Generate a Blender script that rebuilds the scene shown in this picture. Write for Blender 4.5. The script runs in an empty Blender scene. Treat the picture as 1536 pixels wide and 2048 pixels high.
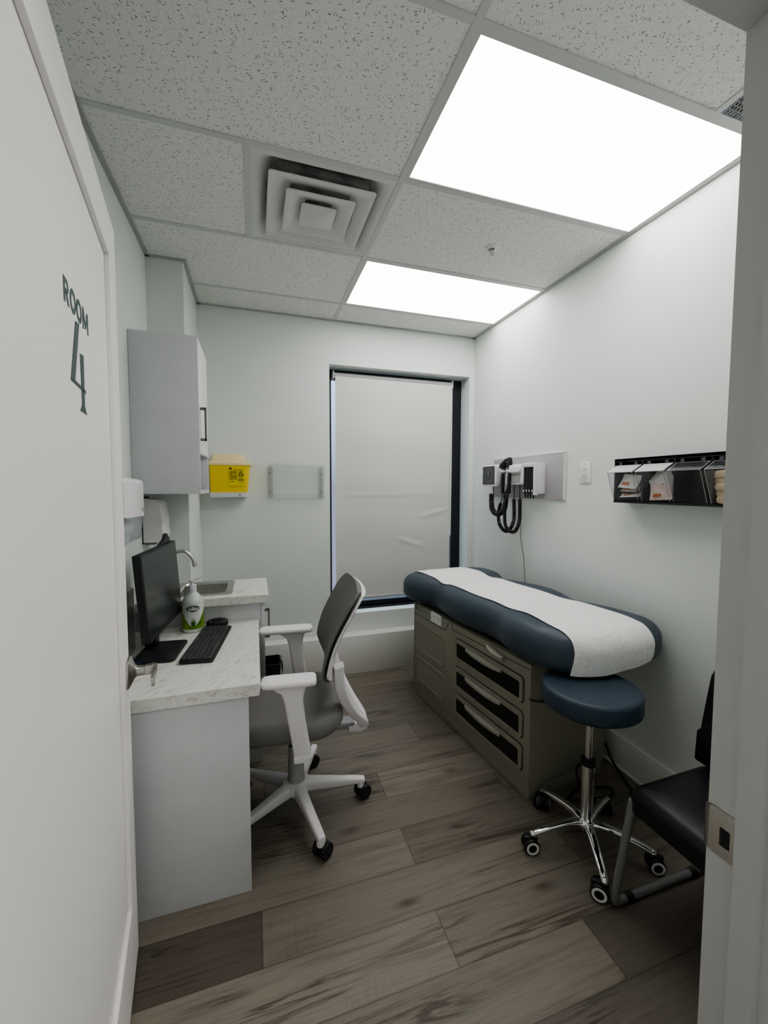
import bpy, bmesh, math, random
from mathutils import Vector, Matrix
from mathutils.bvhtree import BVHTree
PI = math.pi
rnd = random.Random(7)
C = bpy.context.scene.collection

# ------------------------------------------------------------------ room measures (metres)
H = 2.755            # ceiling height
XL, XR = -1.1585, 1.2217   # left and right wall faces
YF = -2.69           # room face of the front wall (with the doorway); back wall face is Y = 0
REM, T = 0.3043, 0.6096    # ceiling grid: remainder at the back wall, tile module

# ------------------------------------------------------------------ materials
def nt(name):
    m = bpy.data.materials.new(name); m.use_nodes = True
    n = m.node_tree.nodes; l = m.node_tree.links
    return m, n, l, n['Principled BSDF']
def mat(name, col, rough=.5, metal=0, spec=.5, coat=0, trans=0, bump=0, bscale=60, var=0, vscale=4, ior=1.45, alpha=1):
    m, n, l, b = nt(name)
    b.inputs['Base Color'].default_value = (*col, 1)
    b.inputs['Roughness'].default_value = rough
    b.inputs['Metallic'].default_value = metal
    b.inputs['Specular IOR Level'].default_value = spec
    b.inputs['Coat Weight'].default_value = coat
    b.inputs['Transmission Weight'].default_value = trans
    b.inputs['IOR'].default_value = ior
    b.inputs['Alpha'].default_value = alpha
    tc = None
    if bump or var:
        tc = n.new('ShaderNodeTexCoord')
    if bump:
        nz = n.new('ShaderNodeTexNoise'); nz.inputs['Scale'].default_value = bscale; nz.inputs['Detail'].default_value = 3
        bp = n.new('ShaderNodeBump'); bp.inputs['Strength'].default_value = bump; bp.inputs['Distance'].default_value = .002
        l.new(tc.outputs['Object'], nz.inputs['Vector']); l.new(nz.outputs['Fac'], bp.inputs['Height'])
        l.new(bp.outputs['Normal'], b.inputs['Normal'])
    if var:
        nz = n.new('ShaderNodeTexNoise'); nz.inputs['Scale'].default_value = vscale; nz.inputs['Detail'].default_value = 4
        rp = n.new('ShaderNodeValToRGB')
        rp.color_ramp.elements[0].position = .3; rp.color_ramp.elements[1].position = .7
        rp.color_ramp.elements[0].color = (*[c*(1-var) for c in col], 1)
        rp.color_ramp.elements[1].color = (*[min(1, c*(1+var)) for c in col], 1)
        l.new(tc.outputs['Object'], nz.inputs['Vector']); l.new(nz.outputs['Fac'], rp.inputs['Fac'])
        l.new(rp.outputs['Color'], b.inputs['Base Color'])
    return m
def clear(name, col=(.95, .96, .96), rough=.03, milk=.06, ior=1.45):
    """thin clear plastic: see-through, a fresnel gloss on top and a little milkiness"""
    m, n, l, b = nt(name)
    out = n['Material Output']; n.remove(b)
    tr = n.new('ShaderNodeBsdfTransparent'); tr.inputs['Color'].default_value = (*col, 1)
    df = n.new('ShaderNodeBsdfDiffuse'); df.inputs['Color'].default_value = (.8, .8, .8, 1)
    gl = n.new('ShaderNodeBsdfGlossy'); gl.inputs['Roughness'].default_value = rough; gl.inputs['Color'].default_value = (1, 1, 1, 1)
    lw = n.new('ShaderNodeLayerWeight'); lw.inputs['Blend'].default_value = .5
    pw = n.new('ShaderNodeMath'); pw.operation = 'POWER'; pw.inputs[1].default_value = 4
    fr = n.new('ShaderNodeMath'); fr.operation = 'MULTIPLY_ADD'; fr.inputs[1].default_value = .55; fr.inputs[2].default_value = .03
    l.new(lw.outputs['Facing'], pw.inputs[0]); l.new(pw.outputs[0], fr.inputs[0])
    m1 = n.new('ShaderNodeMixShader'); m1.inputs['Fac'].default_value = milk
    m2 = n.new('ShaderNodeMixShader')
    l.new(tr.outputs[0], m1.inputs[1]); l.new(df.outputs[0], m1.inputs[2])
    l.new(fr.outputs[0], m2.inputs['Fac']); l.new(m1.outputs[0], m2.inputs[1]); l.new(gl.outputs[0], m2.inputs[2])
    l.new(m2.outputs[0], out.inputs['Surface'])
    return m

M = {}
M['wall'] = mat('wall paint', (.70, .735, .71), .55, bump=.12, bscale=180, spec=.3)
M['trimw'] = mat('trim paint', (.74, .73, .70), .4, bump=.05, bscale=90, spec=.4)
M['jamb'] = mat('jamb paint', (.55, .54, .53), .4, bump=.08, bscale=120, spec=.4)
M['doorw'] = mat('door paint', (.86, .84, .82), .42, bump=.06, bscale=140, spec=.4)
M['tbar'] = mat('ceiling bar enamel', (.56, .57, .56), .5)
M['angle'] = mat('wall angle enamel', (.42, .43, .41), .5)
M['ventw'] = mat('vent enamel', (.62, .63, .61), .45)
M['ventd'] = mat('vent shade grey', (.33, .335, .33), .9, var=.35, vscale=18)  # mottled dark grey, the shade inside the vents put into the colour
M['lam'] = mat('white laminate', (.60, .606, .622), .38, var=.03, vscale=7)
M['edge'] = mat('white edge band', (.80, .80, .80), .4)
M['steel'] = mat('brushed steel', (.55, .54, .51), .3, 1, bump=.05, bscale=200)
M['chrome'] = mat('polished chrome', (.82, .82, .82), .07, 1)
M['nickel'] = mat('satin nickel', (.56, .535, .50), .28, 1)
M['bronze'] = mat('dark bronze handle', (.18, .165, .16), .35, .7)
M['black'] = mat('black plastic', (.012, .012, .013), .4)
M['blackr'] = mat('black rubber', (.010, .010, .010), .6)
M['screen'] = mat('dark screen', (.022, .026, .025), .22, spec=.6)
M['bezel'] = mat('monitor shell', (.018, .02, .023), .42)
M['keys'] = mat('key caps', (.060, .061, .064), .5)
M['greyf'] = mat('grey upholstery', (.20, .19, .185), .55, bump=.15, bscale=500, spec=.3)
M['greyback'] = mat('grey mesh fabric', (.185, .18, .17), .7, bump=.2, bscale=700, spec=.2)
M['whitep'] = mat('white plastic', (.72, .70, .71), .35)
M['whitec'] = mat('white shell plastic', (.84, .81, .825), .38)
M['greyp'] = mat('grey plastic', (.30, .30, .31), .5)
M['navy'] = mat('slate blue vinyl', (.046, .064, .086), .42, bump=.06, bscale=350, spec=.45)
M['navy2'] = mat('stool blue vinyl', (.034, .052, .075), .45, bump=.06, bscale=350, spec=.4)
M['beige'] = mat('taupe cabinet plastic', (.285, .270, .215), .5, bump=.05, bscale=250)
M['beige2'] = mat('taupe handle plastic', (.34, .33, .28), .45)
M['seam'] = mat('dark seam', (.02, .02, .018), .8)
M['smoke'] = mat('smoked drawer window', (.004, .004, .004), .25)
M['yellow'] = mat('yellow plastic', (.82, .60, .035), .4)
M['yellowl'] = mat('pale yellow lid plastic', (.80, .68, .38), .4)
M['olive'] = mat('olive print', (.33, .27, .01), .6)
M['ylabel'] = mat('bright yellow label', (.74, .60, .01), .5)
M['ink'] = mat('black ink', (.015, .013, .012), .6)
M['white'] = mat('white print', (.8, .8, .78), .6)
M['green'] = mat('dark green vinyl lettering', (.040, .075, .072), .5)
M['darkgrey'] = mat('dark grey dial face', (.055, .057, .065), .3)
M['panelgrey'] = mat('grey laminate board', (.40, .385, .395), .5)
M['blindf'] = mat('blind fabric', (.62, .615, .60), .7, bump=.25, bscale=9, spec=.2)
M['blindr'] = mat('blind tube fabric', (.40, .40, .40), .5)
M['winframe'] = mat('black window frame', (.012, .014, .018), .4)
M['clearp'] = clear('clear acrylic', (.975, .978, .975), .03, .02)
M['clearb'] = clear('clear bin plastic', (.96, .965, .97), .06, .02)
M['glass'] = clear('window glass', (.93, .97, 1), .02, 0)
M['smokep'] = clear('smoked translucent plastic', (.66, .69, .72), .12, .12)
M['bluegrey'] = mat('bin back plastic', (.020, .022, .027), .4)
M['binside'] = mat('dark bin plastic', (.08, .085, .095), .45)
M['aedge'] = mat('acrylic cut edge', (.40, .41, .40), .3)
M['aside'] = clear('frosted acrylic strip', (.84, .84, .84), .1, .12)
M['cedge'] = mat('bin edge highlight', (.42, .43, .44), .25)
M['packet'] = mat('white medical packet', (.82, .79, .76), .5, var=.10, vscale=60)
M['packetp'] = mat('pink printed packet', (.80, .62, .58), .5, var=.15, vscale=50)
M['orange'] = mat('orange print', (.55, .16, .05), .6)
M['flapw'] = clear('bin flap glare', (.98, .98, .98), .2, .5)  # milky white on two flaps stands in for the ceiling lights' reflection
M['greyp2'] = mat('column grey plastic', (.42, .41, .41), .45)
M['tan'] = mat('tan tongue depressor', (.62, .48, .33), .6, var=.12, vscale=30)
M['towel'] = mat('white paper towel', (.85, .85, .84), .9, bump=.3, bscale=60)
M['frame'] = mat('grey tube enamel', (.24, .24, .24), .4, .3)
M['bvinyl'] = mat('black vinyl', (.008, .008, .009), .42, bump=.06, bscale=300)
M['liner'] = mat('bin liner', (.65, .65, .66), .4)
M['navyb'] = mat('navy cardboard', (.012, .016, .04), .5)
M['silver'] = mat('silver plastic', (.42, .43, .43), .4, .3)
M['socket'] = mat('outlet plastic', (.75, .75, .73), .35)
M['slot'] = mat('outlet slots', (.05, .05, .05), .6)
M['cable'] = mat('grey cable', (.32, .31, .31), .5)

def lightmat():
    m, n, l, b = nt('lit diffuser')
    out = n['Material Output']; e = n.new('ShaderNodeEmission')
    e.inputs['Color'].default_value = (1, .985, .965, 1); e.inputs['Strength'].default_value = LIGHT
    l.new(e.outputs[0], out.inputs['Surface']); return m
LIGHT = 3.6
M['lit'] = lightmat()

def ceilmat():
    m, n, l, b = nt('fissured ceiling tile')
    tc = n.new('ShaderNodeTexCoord')
    b.inputs['Roughness'].default_value = .9; b.inputs['Specular IOR Level'].default_value = .1
    last = None
    for i, (rot, sx, sy, thr, keep) in enumerate([(.4, 26, 95, .125, .74), (1.9, 30, 105, .125, .76), (2.7, 28, 100, .12, .78), (1.3, 140, 140, .16, .80)]):
        m0 = n.new('ShaderNodeMapping'); m0.inputs['Rotation'].default_value = (0, 0, rot)
        mp = n.new('ShaderNodeMapping'); mp.inputs['Scale'].default_value = (sx, sy, 1); l.new(m0.outputs[0], mp.inputs[0])
        nz = n.new('ShaderNodeTexNoise'); nz.inputs['Scale'].default_value = 9
        mixv = n.new('ShaderNodeMix'); mixv.data_type = 'VECTOR'; mixv.inputs[0].default_value = .03
        l.new(tc.outputs['Object'], nz.inputs['Vector'])
        l.new(tc.outputs['Object'], mixv.inputs[4]); l.new(nz.outputs['Color'], mixv.inputs[5])
        l.new(mixv.outputs[1], m0.inputs['Vector'])
        v = n.new('ShaderNodeTexVoronoi'); v.voronoi_dimensions = '2D'; v.inputs['Scale'].default_value = 1
        l.new(mp.outputs[0], v.inputs['Vector'])
        lt = n.new('ShaderNodeMath'); lt.operation = 'LESS_THAN'; lt.inputs[1].default_value = thr
        l.new(v.outputs['Distance'], lt.inputs[0])
        sep = n.new('ShaderNodeSeparateColor'); l.new(v.outputs['Color'], sep.inputs[0])
        gt = n.new('ShaderNodeMath'); gt.operation = 'GREATER_THAN'; gt.inputs[1].default_value = keep
        l.new(sep.outputs[0], gt.inputs[0])
        mu = n.new('ShaderNodeMath'); mu.operation = 'MULTIPLY'
        l.new(lt.outputs[0], mu.inputs[0]); l.new(gt.outputs[0], mu.inputs[1])
        if last is None: last = mu
        else:
            mx = n.new('ShaderNodeMath'); mx.operation = 'MAXIMUM'
            l.new(last.outputs[0], mx.inputs[0]); l.new(mu.outputs[0], mx.inputs[1]); last = mx
    fine = n.new('ShaderNodeTexNoise'); fine.inputs['Scale'].default_value = 260; fine.inputs['Detail'].default_value = 2
    l.new(tc.outputs['Object'], fine.inputs['Vector'])
    rp = n.new('ShaderNodeValToRGB')
    rp.color_ramp.elements[0].position = .3; rp.color_ramp.elements[1].position = .7
    rp.color_ramp.elements[0].color = (.71, .72, .69, 1); rp.color_ramp.elements[1].color = (.81, .815, .79, 1)
    l.new(fine.outputs['Fac'], rp.inputs['Fac'])
    mc = n.new('ShaderNodeMix'); mc.data_type = 'RGBA'
    l.new(last.outputs[0], mc.inputs[0]); l.new(rp.outputs[0], mc.inputs[6]); mc.inputs[7].default_value = (.33, .335, .32, 1)
    l.new(mc.outputs[2], b.inputs['Base Color'])
    return m
M['ceil'] = ceilmat()

def marble():
    m, n, l, b = nt('pale veined laminate')
    tc = n.new('ShaderNodeTexCoord'); mp = n.new('ShaderNodeMapping')
    m0 = n.new('ShaderNodeMapping'); m0.inputs['Rotation'].default_value = (0, 0, -.95); l.new(m0.outputs[0], mp.inputs[0])
    mp.inputs['Scale'].default_value = (16, 62, 60)
    nz = n.new('ShaderNodeTexNoise'); nz.inputs['Scale'].default_value = 1; nz.inputs['Detail'].default_value = 7; nz.inputs['Roughness'].default_value = .62
    nz.inputs['Distortion'].default_value = .6
    rp = n.new('ShaderNodeValToRGB'); el = rp.color_ramp.elements
    el[0].position = .30; el[0].color = (.47, .455, .415, 1); el[1].position = .45; el[1].color = (.70, .695, .655, 1)
    e = el.new(.7); e.color = (.80, .795, .755, 1)
    l.new(tc.outputs['Object'], m0.inputs[0]); l.new(mp.outputs[0], nz.inputs['Vector'])
    l.new(nz.outputs['Fac'], rp.inputs['Fac']); l.new(rp.outputs[0], b.inputs['Base Color'])
    b.inputs['Roughness'].default_value = .35
    return m
M['marble'] = marble()

def floormat():
    m, n, l, b = nt('grey oak vinyl planks')
    at = n.new('ShaderNodeAttribute'); at.attribute_name = 'plank'     # r: tone, g: seed, b: warm
    sp = n.new('ShaderNodeSeparateColor'); l.new(at.outputs['Color'], sp.inputs[0])
    uv = n.new('ShaderNodeUVMap'); uv.uv_map = 'plankuv'
    tc = n.new('ShaderNodeTexCoord')
    sc = n.new('ShaderNodeMath'); sc.operation = 'MULTIPLY'; sc.inputs[1].default_value = 53.0
    l.new(sp.outputs[1], sc.inputs[0])
    cb = n.new('ShaderNodeCombineXYZ'); l.new(sc.outputs[0], cb.inputs[0]); l.new(sc.outputs[0], cb.inputs[2])
    ad = n.new('ShaderNodeVectorMath'); ad.operation = 'ADD'
    l.new(tc.outputs['Object'], ad.inputs[0]); l.new(cb.outputs[0], ad.inputs[1])
    def noise(scale, detail, rough, dist=0, w=(1, 1, 1)):
        mp = n.new('ShaderNodeMapping'); mp.inputs['Scale'].default_value = w
        l.new(ad.outputs[0], mp.inputs[0])
        z = n.new('ShaderNodeTexNoise'); z.inputs['Scale'].default_value = scale; z.inputs['Detail'].default_value = detail
        z.inputs['Roughness'].default_value = rough; z.inputs['Distortion'].default_value = dist
        l.new(mp.outputs[0], z.inputs['Vector']); return z
    def ramp(src, stops):
        r = n.new('ShaderNodeValToRGB'); e = r.color_ramp.elements
        e[0].position, e[0].color = stops[0][0], (*stops[0][1], 1)
        e[1].position, e[1].color = stops[-1][0], (*stops[-1][1], 1)
        for p, c in stops[1:-1]:
            q = e.new(p); q.color = (*c, 1)
        l.new(src, r.inputs[0]); return r
    def mix(kind, fac, a, bb):
        x = n.new('ShaderNodeMix'); x.data_type = 'RGBA'; x.blend_type = kind
        if isinstance(fac, float): x.inputs[0].default_value = fac
        else: l.new(fac, x.inputs[0])
        for s, v in ((6, a), (7, bb)):
            if isinstance(v, tuple): x.inputs[s].default_value = (*v, 1)
            else: l.new(v, x.inputs[s])
        return x.outputs[2]
    # base tone of each plank
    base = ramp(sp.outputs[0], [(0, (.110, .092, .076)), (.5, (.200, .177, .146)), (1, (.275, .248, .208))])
    grain = noise(1, 6, .62, .5, (2.2, 34, 1))
    g1 = ramp(grain.outputs['Fac'], [(.28, (.66, .64, .61)), (.5, (1, 1, 1)), (.75, (1.15, 1.13, 1.10))])
    c = mix('MULTIPLY', .9, base.outputs[0], g1.outputs[0])
    fine = noise(1, 3, .6, 0, (9, 210, 1))
    g2 = ramp(fine.outputs['Fac'], [(.3, (.78, .77, .76)), (.7, (1.1, 1.1, 1.1))])
    c = mix('MULTIPLY', .55, c, g2.outputs[0])
    # long dark cracks
    cr = noise(1, 5, .55, 1.0, (.9, 17, 1))
    g3 = ramp(cr.outputs['Fac'], [(.462, (1, 1, 1)), (.490, (.52, .48, .44)), (.50, (.40, .36, .33)), (.515, (.6, .56, .52)), (.535, (1, 1, 1))])
    msk = noise(1, 2, .5, 0, (1.8, 6, 1))
    mk = ramp(msk.outputs['Fac'], [(.50, (0, 0, 0)), (.62, (1, 1, 1))])
    c = mix('MULTIPLY', mk.outputs[0], c, g3.outputs[0])
    # knots
    vo = n.new('ShaderNodeTexVoronoi'); mpv = n.new('ShaderNodeMapping'); mpv.inputs['Scale'].default_value = (2.6, 6.5, 1)
    l.new(ad.outputs[0], mpv.inputs[0]); l.new(mpv.outputs[0], vo.inputs['Vector']); vo.inputs['Scale'].default_value = 1
    kn = ramp(vo.outputs['Distance'], [(.03, (.35, .30, .26)), (.10, (.75, .72, .69)), (.17, (1, 1, 1))])
    c = mix('MULTIPLY', .8, c, kn.outputs[0])
    # faint cross saw marks
    sw = noise(1, 2, .5, 0, (150, 14, 1)); sm = noise(1, 2, .5, 0, (3, 5, 1))
    sk = ramp(sm.outputs['Fac'], [(.55, (0, 0, 0)), (.70, (.25, .25, .25))])
    s2 = ramp(sw.outputs['Fac'], [(.35, (.7, .69, .68)), (.6, (1.08, 1.08, 1.08))])
    c = mix('MULTIPLY', sk.outputs[0], c, s2.outputs[0])
    # joints: uv holds distance to the plank edges
    sx = n.new('ShaderNodeSeparateXYZ'); l.new(uv.outputs[0], sx.inputs[0])
    mn = n.new('ShaderNodeMath'); mn.operation = 'MINIMUM'; l.new(sx.outputs[0], mn.inputs[0]); l.new(sx.outputs[1], mn.inputs[1])
    jr = ramp(mn.outputs[0], [(0, (.45, .43, .42)), (.0022, (1, 1, 1))])
    c = mix('MULTIPLY', .8, c, jr.outputs[0])
    l.new(c, b.inputs['Base Color'])
    b.inputs['Roughness'].default_value = .48; b.inputs['Specular IOR Level'].default_value = .35
    bp = n.new('ShaderNodeBump'); bp.inputs['Strength'].default_value = .12; bp.inputs['Distance'].default_value = .002
    l.new(fine.outputs['Fac'], bp.inputs['Height']); l.new(bp.outputs[0], b.inputs['Normal'])
    return m
M['floor'] = floormat()

def papermat():
    m, n, l, b = nt('crinkled exam paper')
    tc = n.new('ShaderNodeTexCoord')
    nz = n.new('ShaderNodeTexNoise'); nz.inputs['Scale'].default_value = 120; nz.inputs['Detail'].default_value = 5
    n2 = n.new('ShaderNodeTexNoise'); n2.inputs['Scale'].default_value = 11; n2.inputs['Detail'].default_value = 6; n2.inputs['Distortion'].default_value = 1.5
    rp = n.new('ShaderNodeValToRGB'); rp.color_ramp.elements[0].position = .3; rp.color_ramp.elements[1].position = .65
    rp.color_ramp.elements[0].color = (.72, .71, .70, 1); rp.color_ramp.elements[1].color = (.86, .85, .84, 1)
    ad = n.new('ShaderNodeMath'); ad.operation = 'MULTIPLY_ADD'; ad.inputs[1].default_value = .10
    l.new(tc.outputs['Object'], nz.inputs['Vector']); l.new(tc.outputs['Object'], n2.inputs['Vector'])
    l.new(nz.outputs['Fac'], ad.inputs[0]); l.new(n2.outputs['Fac'], ad.inputs[2])
    l.new(nz.outputs['Fac'], rp.inputs[0]); l.new(rp.outputs[0], b.inputs['Base Color'])
    bp = n.new('ShaderNodeBump'); bp.inputs['Strength'].default_value = .6; bp.inputs['Distance'].default_value = .010
    l.new(ad.outputs[0], bp.inputs['Height']); l.new(bp.outputs[0], b.inputs['Normal'])
    b.inputs['Roughness'].default_value = .85
    return m
M['paper'] = papermat()

def bottlemat():
    m, n, l, b = nt('printed bottle')
    tc = n.new('ShaderNodeTexCoord'); sp = n.new('ShaderNodeSeparateXYZ'); l.new(tc.outputs['Object'], sp.inputs[0])
    def math_(op, a, bb=None):
        q = n.new('ShaderNodeMath'); q.operation = op
        for i, v in enumerate((a, bb)):
            if v is None: continue
            if isinstance(v, (int, float)): q.inputs[i].default_value = v
            else: l.new(v, q.inputs[i])
        return q.outputs[0]
    x2 = math_('MULTIPLY', sp.outputs[0], sp.outputs[0])
    zb = math_('ADD', math_('MULTIPLY', x2, 30.0), .031)
    g = math_('MULTIPLY', math_('LESS_THAN', sp.outputs[2], zb), math_('GREATER_THAN', sp.outputs[2], .017))
    g = math_('MULTIPLY', g, math_('LESS_THAN', sp.outputs[2], .11))
    nz = n.new('ShaderNodeTexNoise'); nz.inputs['Scale'].default_value = 40; l.new(tc.outputs['Object'], nz.inputs['Vector'])
    rp = n.new('ShaderNodeValToRGB'); rp.color_ramp.elements[0].color = (.055, .15, .01, 1); rp.color_ramp.elements[1].color = (.20, .36, .03, 1)
    rp.color_ramp.elements[0].position = .35; rp.color_ramp.elements[1].position = .65
    l.new(nz.outputs['Fac'], rp.inputs[0])
    up = math_('GREATER_THAN', sp.outputs[2], .127)
    m1 = n.new('ShaderNodeMix'); m1.data_type = 'RGBA'; l.new(up, m1.inputs[0]); m1.inputs[6].default_value = (.68, .69, .66, 1); m1.inputs[7].default_value = (.52, .60, .55, 1)
    m2 = n.new('ShaderNodeMix'); m2.data_type = 'RGBA'; l.new(g, m2.inputs[0]); l.new(m1.outputs[2], m2.inputs[6]); l.new(rp.outputs[0], m2.inputs[7])
    l.new(m2.outputs[2], b.inputs['Base Color']); b.inputs['Roughness'].default_value = .3
    return m
M['bottle'] = bottlemat()
M['aloe'] = mat('aloe leaf print', (.03, .13, .015), .5)
M['badge'] = mat('dark green badge', (.10, .16, .10), .5)

# ------------------------------------------------------------------ mesh helpers
class MB:
    def __init__(s, o=(0, 0, 0), rz=0):
        s.bm = bmesh.new(); s.inv = Matrix.Rotation(-rz, 4, 'Z') @ Matrix.Translation(-Vector(o))
    def add(s, b, X=None):
        if X is not None: b.transform(X)
        t = bpy.data.meshes.new('t'); b.to_mesh(t); b.free(); s.bm.from_mesh(t); bpy.data.meshes.remove(t); return s
    def box(s, x0, x1, y0, y1, z0, z1, bev=0, seg=2, X=None):
        b = bmesh.new(); bmesh.ops.create_cube(b, size=1)
        for v in b.verts:
            v.co = ((x0+x1)/2+v.co.x*(x1-x0), (y0+y1)/2+v.co.y*(y1-y0), (z0+z1)/2+v.co.z*(z1-z0))
        if bev: bmesh.ops.bevel(b, geom=list(b.edges), offset=bev, segments=seg, profile=.5, affect='EDGES')
        return s.add(b, X)
    def cyl(s, p0, p1, r0, r1=None, n=20, bev=0, X=None):
        p0, p1 = Vector(p0), Vector(p1); r1 = r0 if r1 is None else r1
        b = bmesh.new(); d = p1-p0
        bmesh.ops.create_cone(b, cap_ends=True, segments=n, radius1=r0, radius2=r1, depth=d.length)
        if bev:
            bmesh.ops.bevel(b, geom=[e for e in b.edges if abs(e.verts[0].co.z-e.verts[1].co.z) < 1e-6], offset=bev, segments=2, profile=.5, affect='EDGES')
        q = Vector((0, 0, 1)).rotation_difference(d.normalized())
        b.transform(Matrix.Translation((p0+p1)/2) @ q.to_matrix().to_4x4())
        return s.add(b, X)
    def sph(s, c, r, sc=(1, 1, 1), n=16, X=None):
        b = bmesh.new(); bmesh.ops.create_uvsphere(b, u_segments=n, v_segments=max(6, n//2), radius=r)
        b.transform(Matrix.Translation(c) @ Matrix.Diagonal((*sc, 1))); return s.add(b, X)
    def loft(s, loops, closed=False, caps=True, X=None):
        b = bmesh.new(); R = [[b.verts.new(p) for p in lp] for lp in loops]; k = len(R[0])
        m = len(R)
        for i in range(m if closed else m-1):
            A, B = R[i], R[(i+1) % m]
            for j in range(k):
                b.faces.new((A[j], A[(j+1) % k], B[(j+1) % k], B[j]))
        if caps and not closed:
            b.faces.new(list(reversed(R[0]))); b.faces.new(R[-1])
        bmesh.ops.recalc_face_normals(b, faces=list(b.faces)); return s.add(b, X)
    def tube(s, pts, r, n=10, closed=False, X=None):
        P = [Vector(p) for p in pts]; m = len(P); rr = r if isinstance(r, (list, tuple)) else [r]*m
        def tan(i):
            a = P[(i-1) % m] if (closed or i > 0) else P[i]; c = P[(i+1) % m] if (closed or i < m-1) else P[i]
            return (c-a).normalized()
        t = tan(0); u = t.orthogonal().normalized(); loops = []
        for i in range(m):
            t2 = tan(i); u = t.rotation_difference(t2) @ u; t = t2; w = t.cross(u)
            loops.append([P[i]+(u*math.cos(a)+w*math.sin(a))*rr[i] for a in [2*PI*k/n for k in range(n)]])
        return s.loft(loops, closed, True, X)
    def lathe(s, prof, c=(0, 0, 0), n=28, X=None):
        loops = [[Vector(c)+Vector((r*math.cos(2*PI*k/n), r*math.sin(2*PI*k/n), z)) for k in range(n)] for r, z in prof]
        return s.loft(loops, False, True, X)
    def prism(s, poly, h, X=None, bev=0):
        b = bmesh.new(); f = b.faces.new([b.verts.new((p[0], p[1], 0)) for p in poly])
        g = bmesh.ops.extrude_face_region(b, geom=[f])
        bmesh.ops.translate(b, verts=[v for v in g['geom'] if isinstance(v, bmesh.types.BMVert)], vec=(0, 0, h))
        bmesh.ops.recalc_face_normals(b, faces=list(b.faces))
        if bev: bmesh.ops.bevel(b, geom=list(b.edges), offset=bev, segments=2, profile=.5, affect='EDGES')
        return s.add(b, X)
    def ring(s, outer, inner, h, X=None):
        """flat frame between two polygons with the same number of points, extruded by h"""
        lo = [[(p[0], p[1], 0) for p in outer], [(p[0], p[1], h) for p in outer], [(p[0], p[1], h) for p in inner], [(p[0], p[1], 0) for p in inner]]
        return s.loft(lo, True, False, X)
    def grid(s, fn, nu, nv, X=None, th=0):
        b = bmesh.new(); V = [[b.verts.new(fn(i/nu, j/nv)) for j in range(nv+1)] for i in range(nu+1)]
        for i in range(nu):
            for j in range(nv): b.faces.new((V[i][j], V[i+1][j], V[i+1][j+1], V[i][j+1]))
        if th:
            bmesh.ops.recalc_face_normals(b, faces=list(b.faces))
            bmesh.ops.solidify(b, geom=list(b.faces), thickness=th)
        return s.add(b, X)
    def pad(s, out, z0, z1, rb, rt, spine=None, dome=0, nf=5, na=6, zfn=None, X=None):
        """cushion: outline polygon (ccw), bottom/top heights, bottom/top edge radii; top closed towards the spine"""
        k = len(out); O = [Vector((p[0], p[1])) for p in out]; N = []
        for i in range(k):
            t = (O[(i+1) % k]-O[i-1]).normalized(); N.append(Vector((-t.y, t.x)))
        cen = sum(O, Vector((0, 0)))/k
        sp = spine or (lambda p: cen)
        loops = []
        def lp(off, z, f=0):
            L = []
            for i in range(k):
                p = O[i]+N[i]*off
                q = p.lerp(sp(p), f) if f else p
                L.append((q.x, q.y, z+(zfn(q.x, q.y, z) if zfn else 0)))
            loops.append(L)
        for f in (.9, .45): lp(rb, z0, f)
        for a in range(na+1):
            th = PI/2*a/na; lp(rb*(1-math.sin(th)), z0+rb*(1-math.cos(th)))
        for a in range(1, na+1):
            th = PI/2*a/na; lp(rt*(1-math.cos(th)), z1-rt*(1-math.sin(th)))
        for a in range(1, nf+1):
            f = a/nf*.97; lp(rt, z1+dome*(1-(1-f)**2), f)
        return s.loft(loops, False, True, X)
    def text(s, txt, size, X, h=.0008, bold=0, shear=0, sx=1):
        cu = bpy.data.curves.new('t', 'FONT'); cu.body = txt; cu.size = size; cu.extrude = h; cu.offset = bold; cu.shear = shear
        cu.align_x = 'CENTER'; cu.align_y = 'CENTER'
        ob = bpy.data.objects.new('t', cu); C.objects.link(ob)
        bpy.context.view_layer.update()
        me = ob.evaluated_get(bpy.context.evaluated_depsgraph_get()).to_mesh()
        b = bmesh.new(); b.from_mesh(me); ob.to_mesh_clear()
        bpy.data.objects.remove(ob); bpy.data.curves.remove(cu)
        b.transform(Matrix.Diagonal((sx, 1, 1, 1))); return s.add(b, X)
    def build(s, name, m, parent=None, sharp=38, smooth=True):
        s.bm.transform(s.inv)
        me = bpy.data.meshes.new(name); s.bm.to_mesh(me); s.bm.free()
        if smooth:
            for p in me.polygons: p.use_smooth = True
            me.set_sharp_from_angle(angle=math.radians(sharp))
        me.materials.append(M[m])
        o = bpy.data.objects.new(name, me); C.objects.link(o)
        if parent is not None: o.parent = parent
        return o

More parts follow.
